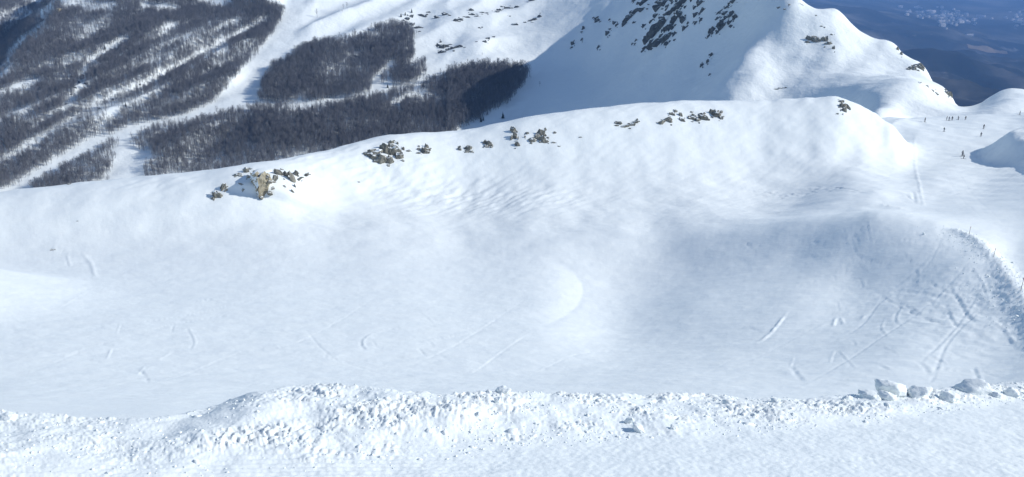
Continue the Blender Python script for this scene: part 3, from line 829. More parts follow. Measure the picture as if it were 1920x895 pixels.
# ------------------------------------------------------------------ rocks of the ridge
G1 = 'rock outcrops along the snowy ridge'
for lab, lumps in [
    ('small dark rock low on the ridge, leftmost of the ridge outcrops', [(408, 369, 14, 20, 20), (417, 354, 9, 16, -20), (400, 374, 5, 6), (423, 351, 8, 4, 20)]),
    ('scattered half-buried rocks just left of the beige rock pillar', [(441, 329, 18, 6, 15), (461, 323, 9, 14), (466, 318, 8, 6), (451, 345, 8, 4), (465, 333, 6, 7), (455, 357, 4, 5), (474, 324, 4, 5)]),
    ('broken grey rocks just right of the beige rock pillar', [(523, 327, 10, 18, 30), (537, 330, 7, 14, 10), (549, 340, 8, 28, 4), (560, 337, 14, 4, 18), (573, 330, 12, 5, 25), (553, 327, 12, 8, 35), (533, 350, 5, 4), (514, 342, 6, 4), (542, 328, 6, 10, -10)]),
    ('largest craggy grey rock mass on the ridge face', [(703, 293, 24, 22, 10), (716, 300, 22, 22), (724, 283, 20, 26), (737, 288, 18, 30, -8), (748, 296, 14, 18), (733, 268, 9, 7), (728, 302, 18, 14), (706, 304, 14, 9), (732, 274, 6, 10), (745, 270, 4, 7), (756, 280, 6, 6), (765, 284, 7, 4), (692, 290, 6, 8)]),
    ('small grey rock with a horned top right of the craggy mass', [(794, 284, 16, 14), (785, 288, 6, 6), (801, 277, 5, 12, 15), (805, 282, 6, 6)]),
    ('low pair of snow-dusted stones midway along the ridge', [(862, 281, 6, 8, 20), (879, 279, 12, 9), (873, 286, 8, 3), (883, 285, 7, 5)]),
    ('lone notched grey rock, heart-shaped, midway along the ridge', [(908, 269, 7, 10, -35), (917, 271, 11, 12), (912, 275, 8, 8)]),
    ('upright dark rock rib left of the broken cluster', [(962, 247, 9, 14), (965, 259, 9, 16), (970, 272, 8, 11), (958, 262, 4, 12)]),
    ('broken cluster of grey rocks right of the upright rib', [(999, 264, 14, 10), (1014, 252, 12, 16), (1018, 264, 12, 16), (1008, 260, 10, 12), (988, 251, 6, 5), (1027, 259, 4, 4), (1026, 267, 5, 6), (1038, 268, 8, 3, -30), (1040, 250, 5, 6), (1048, 275, 6, 2), (984, 258, 3, 5)]),
    ('low curved rock band near the top of the ridge', [(1159, 232, 13, 6, -5), (1170, 238, 18, 6), (1183, 234, 14, 7, 15), (1192, 230, 10, 6, 20), (1195, 225, 3, 5), (1155, 236, 6, 3)]),
    ('arch-shaped group of dark rocks high on the ridge', [(1239, 232, 12, 7, 35), (1247, 226, 12, 5, 30), (1255, 228, 11, 12, -20), (1276, 217, 6, 14, -10), (1280, 227, 8, 7), (1266, 210, 7, 6), (1258, 215, 9, 6, -30), (1264, 217, 3, 7)]),
    ('rounded grey rock group next to the arch-shaped group', [(1298, 223, 13, 10), (1308, 226, 10, 8), (1318, 223, 16, 12), (1316, 216, 10, 7, -30), (1297, 211, 5, 3, -30), (1299, 217, 4, 6)]),
    ('blocky grey rock, last of the row before the bare ridge end', [(1335, 213, 10, 14), (1344, 216, 14, 16), (1351, 222, 7, 7), (1357, 219, 2, 3)]),
    ('lone dark rock at the right end of the ridge crest', [(1576, 192, 11, 6), (1580, 201, 12, 12, -25), (1583, 209, 7, 12, -15), (1590, 203, 6, 14, 10), (1570, 214, 4, 3)]),
]:
    outcrop(NEAR, M_ROCK, lab, lumps, group=G1, sink=.04, grow=1.45, sat=2)
for lab, x, y, w in [('tiny dark stone on the crest at the far left', 130, 346, 9), ('tiny dark stone in the wind ripples below the craggy mass', 672, 342, 5), ('tiny dark stone below the ridge right of the broken cluster', 1088, 258, 6),
                     ('tiny stone at the edge of the bright hollow on the left', 100, 469, 9), ('small dark speck of stone above the bright hollow', 145, 415, 4)]:
    outcrop(NEAR, M_ROCK, lab, [(x, y, w, w * .55)], cat='stone', name='stone', sink=.2, sat=0)

def pillar():
    """square-edged rock pillar with one sunlit beige face"""
    p = NEAR.hit(492, 368, 100); s = p.y * (cp - p.z / p.y * sp) / F_PX
    base = empty('rock_pillar', p)
    Hh = 66 * s
    def slab(name, x0, x1, yl, yr, ztop, zbot, mat, seed):
        nx, nz_ = 9, 18; v = []; f = []
        for layer in range(2):
            for j in range(nz_ + 1):
                for i in range(nx + 1):
                    a = i / nx; b = j / nz_
                    wob = 0.22 * math.sin(b * 7 + seed) + 0.10 * math.sin(b * 17 + seed)
                    x = x0 + (x1 - x0) * a + wob * (1 if a > .5 else .4)
                    y = yl + (yr - yl) * a
                    zt = ztop - 0.9 * abs(a - .45) ** 1.5 * 2 + 0.25 * math.sin(a * 9 + seed)
                    zb = zbot(a)
                    z = zb + (zt - zb) * b
                    crack = -0.10 if abs(b - .62) < .03 or abs(b - .30) < .03 else 0
                    dpt = 0.30 * float(noise(np.array(x * 1.3 + seed), np.array(z * 1.1), seed)) + 0.12 * float(noise(np.array(x * 3.3 + seed), np.array(z * 3.1), seed + 1)) + crack * -1.5
                    if layer: y += 2.2
                    v.append((x, y + (dpt if not layer else 0), z))
        n1 = (nx + 1) * (nz_ + 1)
        for j in range(nz_):
            for i in range(nx):
                a0 = j * (nx + 1) + i
                f.append((a0, a0 + 1, a0 + nx + 2, a0 + nx + 1)); f.append((n1 + a0 + 1, n1 + a0, n1 + a0 + nx + 1, n1 + a0 + nx + 2))
        for j in range(nz_):
            for i in (0, nx):
                a0 = j * (nx + 1) + i; q = (a0, a0 + nx + 1, n1 + a0 + nx + 1, n1 + a0)
                f.append(q if i == 0 else tuple(reversed(q)))
        for i in range(nx):
            a0 = nz_ * (nx + 1) + i; f.append((a0, a0 + 1, n1 + a0 + 1, n1 + a0))
        return link_mesh(name, v, f, mat, base)
    wd = 14 * s
    slab('rock_face', -0.35, -0.35 + wd, -0.9, 0.75, Hh * .64, lambda a: -0.7 + 0.8 * a, M_ROCK_BEIGE, 3)
    slab('side_wall', -0.35 - 21 * s, -0.37, 1.9, -0.85, Hh * .66, lambda a: Hh * .24 - (Hh * .24 + .6) * a, M_ROCK_BEIGE, 8)
    # broken toe of the pillar and its snow cap
    for (x, z, w, h, y) in ((1.6, .6, 1.5, 1.2, .1), (2.2, 1.5, 1.0, .9, .5), (1.7, 2.8, .8, .9, .6), (0.1, -.1, 1.1, .9, -.8), (-.9, .6, .8, 1.0, .3), (-1.4, 2.6, .7, 1.6, .9), (-2.2, 3.2, .9, .8, 1.6), (-.4, 4.2, 1.2, .9, .6), (1.2, 3.9, 1.0, .8, .9), (2.6, 3.4, 1.2, 1.6, 1.4)):
        o = bpy.data.objects.new('rock', rock_mesh(rr.randrange(10), M_ROCK)); COL.objects.link(o); o.parent = base
        o.location = (x, y, z); o.scale = (w, 1.0, h); o.rotation_euler = (0, rr.uniform(-.4, .4), rr.uniform(0, 6))
    vs_, fs = unit_rock(77, 3, 6, .08, True)
    o = link_mesh('snow_cap', [(a * 4.6, b * 3.4, c * 0.9) for a, b, c in vs_], fs, M_CLOD, base, True)
    o.location = (-0.6, 2.6, Hh * .62)
    tag(base, 'square beige rock pillar with a sunlit face on the ridge', 'rock outcrop', G1)
pillar()

# ------------------------------------------------------------------ rocks of the mountain behind
G2 = 'dark rock bands on the shaded flank of the peak'
for lab, lumps in [
    ('biggest dark slab in the middle of the shaded flank', [(1220, 70, 22, 14, 40), (1233, 58, 24, 20, 42), (1243, 48, 18, 20, 40), (1258, 53, 14, 12, 40), (1264, 42, 18, 16, 38)]),
    ('long tilted dark slab right below the biggest slab', [(1224, 86, 18, 10, 28), (1238, 80, 22, 12, 30), (1252, 72, 20, 13, 32), (1211, 90, 10, 6, 20), (1264, 66, 6, 8), (1250, 85, 5, 8), (1206, 96, 5, 5)]),
    ('upper left dark slab cut by the top of the picture', [(1238, 13, 20, 12, 35), (1248, 5, 26, 10, 20), (1262, 0, 16, 8)]),
    ('upper right dark slab running to the top of the picture', [(1262, 20, 28, 7, 33), (1278, 8, 26, 12, 36), (1286, 2, 14, 10), (1270, 14, 18, 7, 30)]),
    ('dark jagged rock left of the biggest slab', [(1180, 36, 20, 12, 32), (1172, 46, 9, 9), (1190, 26, 14, 10, 35), (1205, 19, 14, 6, 5), (1197, 20, 10, 6)]),
    ('dark rock at the picture top left of the upper slabs', [(1209, 5, 18, 9, 25), (1190, 2, 8, 5, 30), (1198, 7, 8, 4)]),
    ('dark block right above the biggest slab', [(1276, 29, 13, 9, -10), (1283, 39, 14, 9, -20), (1272, 24, 7, 6)]),
    ('dark triangular rock pair right of the upper slabs', [(1312, 8, 12, 12), (1305, 29, 11, 8, 40), (1318, 20, 6, 9, -20), (1303, 15, 5, 6)]),
    ('dark bulky rock low on the right of the flank', [(1354, 51, 14, 18, 25), (1338, 57, 11, 12), (1329, 69, 8, 6, 30), (1331, 60, 5, 8), (1346, 62, 8, 5)]),
    ('broken dark rocks beside the bulky rock', [(1372, 28, 9, 10), (1378, 35, 7, 10), (1370, 42, 10, 6, 30), (1372, 50, 8, 4), (1362, 34, 8, 6)]),
    ('thin dark streaks of rock above the bulky rock', [(1350, 22, 12, 4, 45), (1360, 26, 13, 6, 32), (1347, 34, 10, 4, 35), (1365, 12, 12, 3, 40)]),
    ('dark rock at the picture top near the summit ridge', [(1376, 3, 10, 8, 10), (1367, 8, 4, 4)]),
    ('small dark rock just right of the long tilted slab', [(1283, 55, 6, 10, 25), (1289, 50, 4, 4)]),
    ('pair of small dark rocks under the triangular pair', [(1304, 45, 7, 7), (1313, 40, 5, 9)]),
    ('three small dark rocks left below the biggest slab', [(1186, 83, 4, 4), (1192, 77, 4, 5), (1191, 83, 4, 4)]),
    ('small oval dark rock left of the biggest slab', [(1207, 51, 6, 8, 30)]),
    ('slender dark rock between the biggest slab and jagged rock', [(1230, 31, 10, 8, 40), (1222, 40, 8, 7, 40), (1240, 35, 6, 4)]),
    ('dark knob high on the left of the flank', [(1119, 41, 9, 11), (1113, 34, 4, 4)]),
    ('dark crumbled rock between the knob and the jagged rock', [(1153, 44, 8, 6), (1157, 48, 6, 6), (1143, 38, 3, 6)]),
    ('small slanted dark rock below the crumbled rock', [(1140, 64, 7, 8, 45), (1144, 56, 4, 4)]),
    ('small dark upright rock lower left of the knob', [(1094, 55, 5, 8, 20), (1091, 61, 4, 3)]),
    ('tiny dark rock furthest left on the shaded flank', [(1074, 84, 5, 10, 20), (1072, 90, 4, 4)]),
    ('tiny dark rock between the lowest left specks of the flank', [(1090, 76, 4, 7), (1122, 90, 5, 8, 20)]),
    ('column of three small dark rocks where the flank turns to light', [(1316, 124, 6, 8), (1327, 117, 5, 8), (1334, 105, 5, 8, 20), (1331, 141, 4, 5)]),
]:
    outcrop(BACK, M_ROCK_DARK, lab, lumps, group=G2, ymin=420, depth=.55, sink=.12, grow=1.6, sat=3)
G3 = 'rock outcrops on the sunlit side of the peak'
for lab, lumps in [
    ('dark rock outcrop on the shoulder of the bright peak', [(1522, 74, 22, 13, 5), (1532, 77, 14, 12), (1546, 76, 18, 13), (1552, 83, 14, 10), (1563, 92, 6, 10, -15), (1514, 80, 9, 6)]),
    ('grey rock crag on the right skyline of the peak', [(1712, 130, 16, 12, -10), (1722, 127, 16, 13), (1729, 131, 9, 15), (1703, 131, 7, 5)]),
    ('small grey crag at the foot of the right skyline', [(1777, 178, 10, 14), (1783, 181, 8, 14)]),
    ('thin broken rocks on the notch of the right skyline', [(1683, 94, 5, 9), (1690, 103, 5, 9), (1687, 88, 8, 3)]),
    ('line of small rocks along the crest of the lower hump', [(1722, 155, 14, 2), (1738, 162, 8, 3, -35), (1747, 169, 9, 4, -35), (1755, 176, 9, 4, -40)]),
    ('low flat rocks at the foot of the pale shoulder', [(1454, 168, 9, 3), (1465, 166, 10, 4), (1474, 165, 5, 3)]),
    ('scattered small stones below the summit on the bright side', [(1502, 8, 9, 2, -30), (1530, 30, 4, 3), (1540, 50, 4, 3), (1560, 66, 6, 3, -40), (1546, 52, 3, 3)]),
    ('tiny rocks at the top left of the bright summit', [(1462, 14, 8, 4, 20), (1472, 18, 6, 3), (1480, 10, 4, 4)]),
]:
    outcrop(BACK, M_ROCK, lab, lumps, group=G3, ymin=380, depth=.6)
G4 = 'rock outcrops on the open slope above the woods'
for lab, lumps in [
    ('dark snow-capped crag in the shadow patch right of the wood', [(823, 86, 12, 8), (829, 90, 14, 10), (838, 88, 8, 12), (830, 99, 14, 7), (838, 95, 7, 6), (826, 80, 4, 8)]),
    ('low dark crag just right of the snow-capped crag', [(849, 92, 12, 7, 10), (860, 89, 14, 7, 15), (844, 84, 8, 3)]),
    ('dark crag at the upper right corner of the wood', [(761, 36, 12, 8, 20), (771, 32, 10, 6, 20), (772, 47, 10, 8), (784, 53, 14, 7), (786, 60, 6, 4)]),
    ('short dark rocks along the slope edge above the wood', [(790, 30, 14, 7), (803, 24, 8, 4), (797, 32, 8, 5), (820, 34, 14, 6), (835, 28, 14, 7)]),
    ('dark rock steps in the upper shadow streak', [(853, 40, 12, 7, 15), (862, 38, 10, 6), (874, 33, 12, 5), (883, 20, 9, 7), (886, 28, 12, 5)]),
    ('row of small rocks right of the upper shadow streak', [(893, 31, 9, 4), (903, 24, 10, 4), (911, 25, 8, 4)]),
    ('dark rock band at the top of the open slope', [(930, 23, 12, 4, 15), (938, 20, 12, 5), (950, 16, 12, 5, 10), (960, 16, 12, 5), (970, 14, 9, 6), (944, 13, 10, 3)]),
    ('small rock at the picture top above the rock band', [(996, 2, 12, 6), (1003, 0, 8, 5)]),
    ('flat dark rock under the small dark cone of shade', [(1000, 38, 14, 6, 12), (1012, 32, 8, 8), (994, 40, 8, 4)]),
    ('small low dark rock left of the flat dark rock', [(964, 47, 12, 5), (984, 43, 5, 4)]),
    ('small rocks on the slope edge above the near wood', [(908, 79, 10, 5), (914, 73, 8, 5), (925, 70, 8, 3), (892, 79, 6, 2)]),
    ('dark specks of rock in the middle of the open slope', [(898, 53, 5, 4), (904, 52, 4, 3), (955, 31, 5, 2)]),
    ('dark ledge in the lower right corner of the wood', [(750, 126, 14, 8, 15), (762, 124, 12, 6), (772, 119, 12, 2, 8), (748, 131, 8, 5)]),
    ('rocks showing through the middle of the wood', [(665, 106, 8, 5), (672, 108, 10, 5), (680, 100, 9, 4), (660, 98, 7, 4)]),
]:
    outcrop(BACK, M_ROCK_DARK, lab, lumps, group=G4, ymin=500, depth=.6)
G5 = 'rocks on the wooded hillside at the left'
outcrop(BACK, M_ROCK_TAN, 'tan cliff between shadow and snow in the top left corner', [(106, 30, 12, 22), (114, 28, 12, 18), (104, 42, 10, 10), (120, 35, 8, 10)], group=G5, ymin=500, depth=.8, sink=0)
for lab, lumps in [
    ('dark rock beside the bright clearing on the left hillside', [(152, 148, 6, 14, -30), (160, 158, 7, 10, -20), (148, 155, 4, 5)]),
    ('snowy ledges at the top of the left hillside', [(275, 18, 10, 4), (288, 22, 8, 4), (310, 20, 9, 4, -20), (232, 22, 8, 5)]),
    ('dark ledge in a snowy gap at the hillside top', [(402, 14, 6, 6), (418, 16, 10, 4), (428, 20, 9, 5, 30)]),
    ('dark crags in the broken snow under the tan cliff', [(95, 60, 10, 5, 25), (82, 72, 8, 5, 30), (70, 84, 9, 4, 35), (48, 100, 9, 5, 30), (30, 116, 8, 5, 30), (58, 92, 7, 7)]),
    ('small rocks in the bright clearing of the left hillside', [(140, 165, 6, 4), (132, 178, 7, 3, 20), (146, 190, 6, 4), (168, 128, 6, 4, 30), (182, 112, 5, 3), (124, 196, 5, 4)]),
    ('rocks along the long snow streak of the left hillside', [(210, 188, 7, 4, 30), (186, 205, 7, 4, 30), (150, 222, 6, 4, 25), (120, 245, 6, 4, 30), (262, 160, 7, 3, 30), (300, 145, 6, 3, 25)]),
    ('dark shaded crags in the top left corner', [(20, 12, 16, 6, 20), (40, 8, 14, 5, 30), (72, 15, 10, 8), (90, 8, 16, 5), (60, 38, 9, 7), (78, 40, 8, 10), (75, 55, 12, 4), (12, 30, 8, 5)]),
]:
    outcrop(BACK, M_ROCK_DARK, lab, lumps, group=G5, ymin=500, depth=.6)

# ------------------------------------------------------------------ trees
M_BARK = plain('beech_bark', (0.31, 0.32, 0.335), .85, .35, 1.2)
M_TWIG = plain('beech_twigs', (0.20, 0.20, 0.215), .9, .25, .8)
M_CBARK = plain('spruce_bark', (0.09, 0.07, 0.055), .9, .3, 2)
M_NEEDLE = plain('spruce_needles', (0.026, 0.042, 0.030), .85, .35, 1.5)

def bare_tree_meshes(seed, H=14.0):
    r = random.Random(seed)
    tr = MB(); cr = MB()
    path = [Vector((0, 0, -0.6))]; rad = [0.20]
    a = r.uniform(0, 6.3); lean = r.uniform(0, .06)
    for i in range(1, 8):
        k = i / 7
        path.append(Vector((math.cos(a) * lean * H * k + r.gauss(0, .10), math.sin(a) * lean * H * k + r.gauss(0, .10), H * .93 * k)))
        rad.append(0.20 * (1 - k) ** .8 + 0.02)
    tr.tube(path, rad, 5)
    def at(k):
        f = k * 7; i = min(int(f), 6); return path[i].lerp(path[i + 1], f - i)
    nl = 17
    for i in range(nl):
        k = .30 + .66 * (i + r.random() * .8) / nl
        p = at(k); an = i * 2.4 + r.uniform(-.5, .5)
        L = H * (.30 - .20 * (k - .3)) * r.uniform(.75, 1.15) * (0.55 if k > .85 else 1)
        el = r.uniform(.7, 1.1) if k < .7 else r.uniform(.9, 1.35)
        d = Vector((math.cos(an) * math.cos(el), math.sin(an) * math.cos(el), math.sin(el)))
        q = p + d * L * .5; e = q + (d + Vector((0, 0, .35))).normalized() * L * .55
        cr.tube([p, q, e], [.075 * (1.2 - k), .045 * (1.2 - k), .012], 3, False)
        for j in range(8):
            f = .2 + .8 * j / 7.5
            b = p.lerp(q, f * 2) if f < .5 else q.lerp(e, f * 2 - 1)
            d2 = (d + Vector((r.gauss(0, .6), r.gauss(0, .6), r.gauss(.25, .4)))).normalized()
            L2 = L * r.uniform(.22, .42) * (1.15 - .5 * f)
            c = b + d2 * L2
            sd = d2.orthogonal().normalized()
            cr.blade(b, c, .032, sd); cr.blade(b, c, .032, sd.cross(d2))
            for t_ in range(5):
                g = b.lerp(c, .25 + .75 * r.random())
                d3 = (d2 + Vector((r.gauss(0, .6), r.gauss(0, .6), r.gauss(.25, .45)))).normalized()
                cr.blade(g, g + d3 * L2 * r.uniform(.35, .8), .024, d3.orthogonal().normalized())
    return tr, cr

def conifer_meshes(seed, H=9.0):
    r = random.Random(seed); tr = MB(); cr = MB()
    tr.tube([(0, 0, -.5), (0, 0, H * .5), (0, 0, H * .97)], [.16, .10, .02], 5)
    n = 22
    for i in range(n):
        k = i / (n - 1); z = H * (.10 + .88 * k); R = H * .21 * (1 - k) ** .85 * r.uniform(.8, 1.15) + .10
        for j in range(9 - int(4 * k)):
            an = j * 6.283 / (9 - int(4 * k)) + i * .7 + r.uniform(-.25, .25); L = R * r.uniform(.75, 1.15)
            d = Vector((math.cos(an), math.sin(an), 0)); sd = Vector((-d.y, d.x, 0))
            p = Vector((0, 0, z)); tip = p + d * L + Vector((0, 0, -L * .35 + .12 * k)); mid = p + d * L * .55 + Vector((0, 0, -L * .05))
            w = L * .30; b = len(cr.v)
            cr.v += [tuple(p), tuple(mid + sd * w - Vector((0, 0, w * .4))), tuple(tip), tuple(mid - sd * w - Vector((0, 0, w * .4))), tuple(mid + Vector((0, 0, w * .25)))]
            cr.f += [(b, b + 1, b + 4), (b + 1, b + 2, b + 4), (b + 2, b + 3, b + 4), (b + 3, b, b + 4)]
            for t_ in range(4):
                g = p.lerp(tip, r.uniform(.3, 1)); dd = (d * .5 + sd * r.choice((-1, 1)) + Vector((0, 0, r.uniform(-.6, .2)))).normalized()
                cr.blade(g, g + dd * L * .4, L * .09, Vector((0, 0, 1)).cross(dd).normalized())
    return tr, cr

def mesh_of(name, mb, mat):
    me = bpy.data.meshes.new(name); me.from_pydata(mb.v, [], mb.f); me.materials.append(mat); me.update(); return me
BARE = [tuple(mesh_of(n_, mb, mt) for n_, mb, mt in zip(('trunk', 'crown'), bare_tree_meshes(s_, 14.0), (M_BARK, M_TWIG))) for s_ in range(5)]
CONI = [tuple(mesh_of(n_, mb, mt) for n_, mb, mt in zip(('trunk', 'crown'), conifer_meshes(s_ + 20, 9.0), (M_CBARK, M_NEEDLE))) for s_ in range(3)]

def tree(kind, k, loc, rz, sc, label, cat, group=None, wide=1.0):
    e = empty(kind, loc, rz); e.scale = (sc * wide, sc * wide, sc)
    for nm, me in zip(('trunk', 'crown'), (BARE if kind == 'bare_tree' else CONI)[k]):
        o = bpy.data.objects.new(nm, me); COL.objects.link(o); o.parent = e
    return tag(e, label, cat, group)

def m_per_px(p): return p.y * (cp - p.z / p.y * sp) / F_PX

# lone trees that stand apart: photo foot point, height in photo pixels
for lab, x, y, h in [
    ('lone round-headed bare tree on the open piste', 595, 33, 17), ('left bare tree of the pair at the top of the piste', 644, 18, 11), ('right slim bare tree of the pair at the top of the piste', 651, 17, 13),
    ('lone small bare tree casting a shadow on the open slope', 904, 105, 7), ('bare bush on the snow right of the near wood', 1012, 162, 10), ('bare shrub at the edge of the shaded snow bowl', 995, 148, 6),
    ('bare tree alone at the edge of the lower clearing', 642, 24, 6)]:
    p = BACK.hit(x, y, 450)
    if p: tree('bare_tree', rr.randrange(5), p, rr.uniform(0, 6), h * m_per_px(p) / 14.0, lab, 'tree', 'lone bare trees on the snow', 1.3)
for lab, x, y, h in [
    ('dark conifer beside the lower piste, larger of two', 586, 209, 17), ('dark conifer beside the lower piste, smaller of two', 562, 208, 11), ('lone dark conifer at the tip of the near wood', 945, 119, 11),
    ('dark conifer on the shaded snow just above the ridge', 943, 222, 14), ('left dark small conifer pair on the shaded snow', 902, 229, 12), ('right dark small conifer of the pair on the shaded snow', 906, 226, 9),
    ('dark conifer at the upper edge of the near wood', 933, 128, 12), ('pointed dark conifer left of the near wood tip', 876, 138, 14), ('small pointed conifer next to the pointed dark conifer', 864, 140, 11),
    ('dark conifer on the lower piste edge below the clearing', 794, 164, 13), ('dark conifer at the top of the left wood by the piste', 523, 33, 10), ('dark conifer in the clearing of the central wood', 727, 165, 9),
    ('tallest dark conifer at the top corner of the central wood', 772, 24, 9), ('left small conifer at the top corner of the central wood', 752, 32, 9), ('middle small conifer at the top corner of the central wood', 760, 29, 8),
    ('dark conifer in the snow streak of the left hillside', 197, 93, 10), ('dark conifer on the far left slope', 301, 47, 10), ('dark conifer at a snowy gap of the hillside top', 399, 18, 8),
    ('dark conifer below the snow streak of the left hillside', 236, 200, 9), ('dark conifer low on the left slope', 40, 298, 10), ('second dark conifer low on the left slope', 48, 295, 8), ('third dark conifer low on the left slope', 12, 318, 10)]:
    p = BACK.hit(x, y, 450)
    if p: tree('conifer', rr.randrange(3), p, rr.uniform(0, 6), h * m_per_px(p) / 9.0, lab, 'tree', 'dark conifers on the mountainside')

# woods: where the ground is wooded, with clearings and snow streaks
WOODS = [
    [(488, 192), (495, 160), (515, 132), (560, 98), (640, 76), (700, 62), (738, 48), (762, 50), (776, 72), (776, 95), (768, 120), (745, 135), (735, 150), (700, 168), (680, 178), (600, 192), (540, 197)],
    [(735, 175), (742, 140), (765, 128), (800, 118), (797, 150), (770, 168)],
    [(240, 275), (262, 258), (312, 240), (480, 205), (590, 210), (690, 192), (765, 172), (800, 158), (850, 142), (900, 132), (950, 134), (990, 138), (985, 160), (960, 185), (930, 205), (900, 225), (862, 245), (850, 262), (700, 270), (500, 320), (270, 340), (268, 322), (292, 300), (285, 278), (262, 286)],
    [(55, 356), (130, 306), (200, 268), (226, 263), (216, 300), (208, 340), (100, 365)],
    [(-500, 420), (-120, 380), (0, 358), (30, 347), (130, 282), (190, 256), (302, 231), (355, 216), (412, 182), (440, 148), (490, 92), (525, 40), (535, 20), (500, 8), (470, -30), (-500, -30)],
]
GAPS = [(PISTES[0], 9), (PISTES[1], 5), ([(700, 168), (722, 140), (735, 128)], 9), ([(740, 200), (765, 188), (790, 178)], 7), ([(660, 100), (690, 104)], 4), ([(250, 262), (262, 300)], 3)]
STREAK = [([(0, 312), (60, 275), (120, 240), (200, 192), (240, 175), (330, 132), (395, 100), (480, 48), (500, 38)], 7.5), ([(0, 182), (40, 166), (70, 152)], 9), ([(125, 200), (140, 185), (155, 155), (158, 135), (190, 105), (230, 78)], 9),
          ([(100, 0), (130, 8), (160, 12), (210, 14)], 12), ([(380, 2), (430, 8)], 8), ([(270, 15), (330, 20)], 7), ([(60, 250), (110, 215), (130, 200)], 5), ([(400, 62), (450, 45)], 4), ([(0, 35), (60, 30), (95, 20), (70, 60), (30, 95), (0, 150)], 11), ([(300, 60), (330, 50)], 5), ([(230, 150), (280, 120), (330, 100)], 3)]
def scatter(n):
    y = np.exp(RNG.uniform(math.log(520), math.log(1250), n * 3))
    y = y[RNG.random(len(y)) < (y / 1250)]
    u = RNG.uniform(-0.95, 0.06, len(y)); keep = RNG.random(len(y)) < (y / 1250)
    y = y[keep]; u = u[keep]
    x = u * y; z = BACK.z_at(x, y)
    px, py = proj(x, y, z)
    jx = px + 6 * noise(x * .03, y * .03, 301) + 4 * noise(x * .11, y * .11, 302) + RNG.normal(0, 2.2, len(x)); jy = py + 4 * noise(x * .03, y * .03, 303) + 2.5 * noise(x * .11, y * .11, 304) + RNG.normal(0, 1.5, len(x))
    ins = np.zeros(len(x), bool)
    for p in WOODS: ins |= in_poly(jx, jy, p)
    dens = 0.72 + 0.5 * noise(x * .02, y * .02, 305) + 0.25 * noise(x * .07, y * .07, 311)
    left = in_poly(jx, jy, WOODS[4])
    dens = np.where(left, 0.80 + 0.75 * noise(x * .016, y * .011, 306) + 0.55 * noise(x * .05, y * .04, 307), dens)
    for pts_, w in GAPS:
        d, _ = poly_dist(jx, jy, pts_); dens = dens * sstep(w * .7, w * 1.2, d)
    for pts_, w in STREAK:
        d, _ = poly_dist(jx, jy, pts_); dens = dens * (0.06 + 0.94 * sstep(w * .5, w * 1.5, d + 3 * noise(x * .05, y * .05, 309)))
    # hidden behind the near ridge
    cy = np.interp(px, [c[0] for c in CREST], [c[1] for c in CREST])
    ok = ins & (RNG.random(len(x)) < dens) & (py < cy + 14) & (px > -480)
    return x[ok], y[ok], z[ok], px[ok], py[ok]
fx, fy, fz, fpx, fpy = scatter(178000)
hts = 5.0 + 6.0 * RNG.random(len(fx)) ** .8
hts *= np.where(fpx < 480, 0.85, 1.0) * np.where((fpx > 840) & (fpy > 125), 1.35, 1.0)
big = np.argsort(-(hts / fy))
solo = big[:300]; rest = big[300:]
TREE_LABELS = [(905, 'tall bare tree in the blue-shaded tip of the near wood', 'bare trees in the shaded tip of the near wood'),
               (840, 'tall bare tree in the dark part of the near wood above the ridge', 'bare trees in the dark part of the near wood'),
               (740, 'bare tree in the brownish wood between lower piste and ridge crest', 'bare trees of the brownish wood above the ridge'),
               (520, 'bare tree in the long wood just behind the middle of the ridge', 'bare trees behind the middle of the ridge'),
               (-999, 'bare tree in the low wood behind the left end of the ridge', 'bare trees behind the left end of the ridge')]
for i in solo:
    shade = fpx[i] > 850
    tree('bare_tree', int(RNG.integers(5)), (fx[i], fy[i], fz[i] - .1), float(RNG.uniform(0, 6.28)), hts[i] / 14.0,
         *next((l_, 'tree', g_) for lim, l_, g_ in TREE_LABELS if fpx[i] > lim), wide=1.25)
print('TREES', len(fx))

# the rest of the woods: one mass of leafless trees
me = bpy.data.meshes.new('leafless_forest')
me.vertices.add(len(rest))
me.vertices.foreach_set('co', np.stack([fx[rest], fy[rest], fz[rest] - .1], -1).astype(np.float32).ravel())
def attr(nm, typ, val):
    a = me.attributes.new(nm, typ, 'POINT'); a.data.foreach_set('value', val)
attr('kind_of_tree', 'INT', RNG.integers(0, 5, len(rest)).astype(np.int32))
attr('turn', 'FLOAT', RNG.uniform(0, 6.28, len(rest)).astype(np.float32))
attr('size', 'FLOAT', (hts[rest] / 14.0).astype(np.float32))
me.update()
forest = bpy.data.objects.new('leafless_forest', me); COL.objects.link(forest)
forest['kind'] = 'stuff'; tag(forest, 'leafless grey-brown forest covering the mountainside', 'forest')
ng = bpy.data.node_groups.new('forest_nodes', 'GeometryNodeTree')
ng.interface.new_socket('Geometry', in_out='INPUT', socket_type='NodeSocketGeometry')
ng.interface.new_socket('Geometry', in_out='OUTPUT', socket_type='NodeSocketGeometry')
gi = ng.nodes.new('NodeGroupInput'); go = ng.nodes.new('NodeGroupOutput')
join = ng.nodes.new('GeometryNodeJoinGeometry')
def named(nm, typ):
    n = ng.nodes.new('GeometryNodeInputNamedAttribute'); n.data_type = typ; n.inputs['Name'].default_value = nm; return n.outputs['Attribute']
kind_a, turn_a, size_a = named('kind_of_tree', 'INT'), named('turn', 'FLOAT'), named('size', 'FLOAT')
cmb = ng.nodes.new('ShaderNodeCombineXYZ'); ng.links.new(turn_a, cmb.inputs['Z'])
csz = ng.nodes.new('ShaderNodeCombineXYZ')
wid_n = ng.nodes.new('ShaderNodeMath'); wid_n.operation = 'MULTIPLY'; wid_n.inputs[1].default_value = 1.35
ng.links.new(size_a, wid_n.inputs[0])
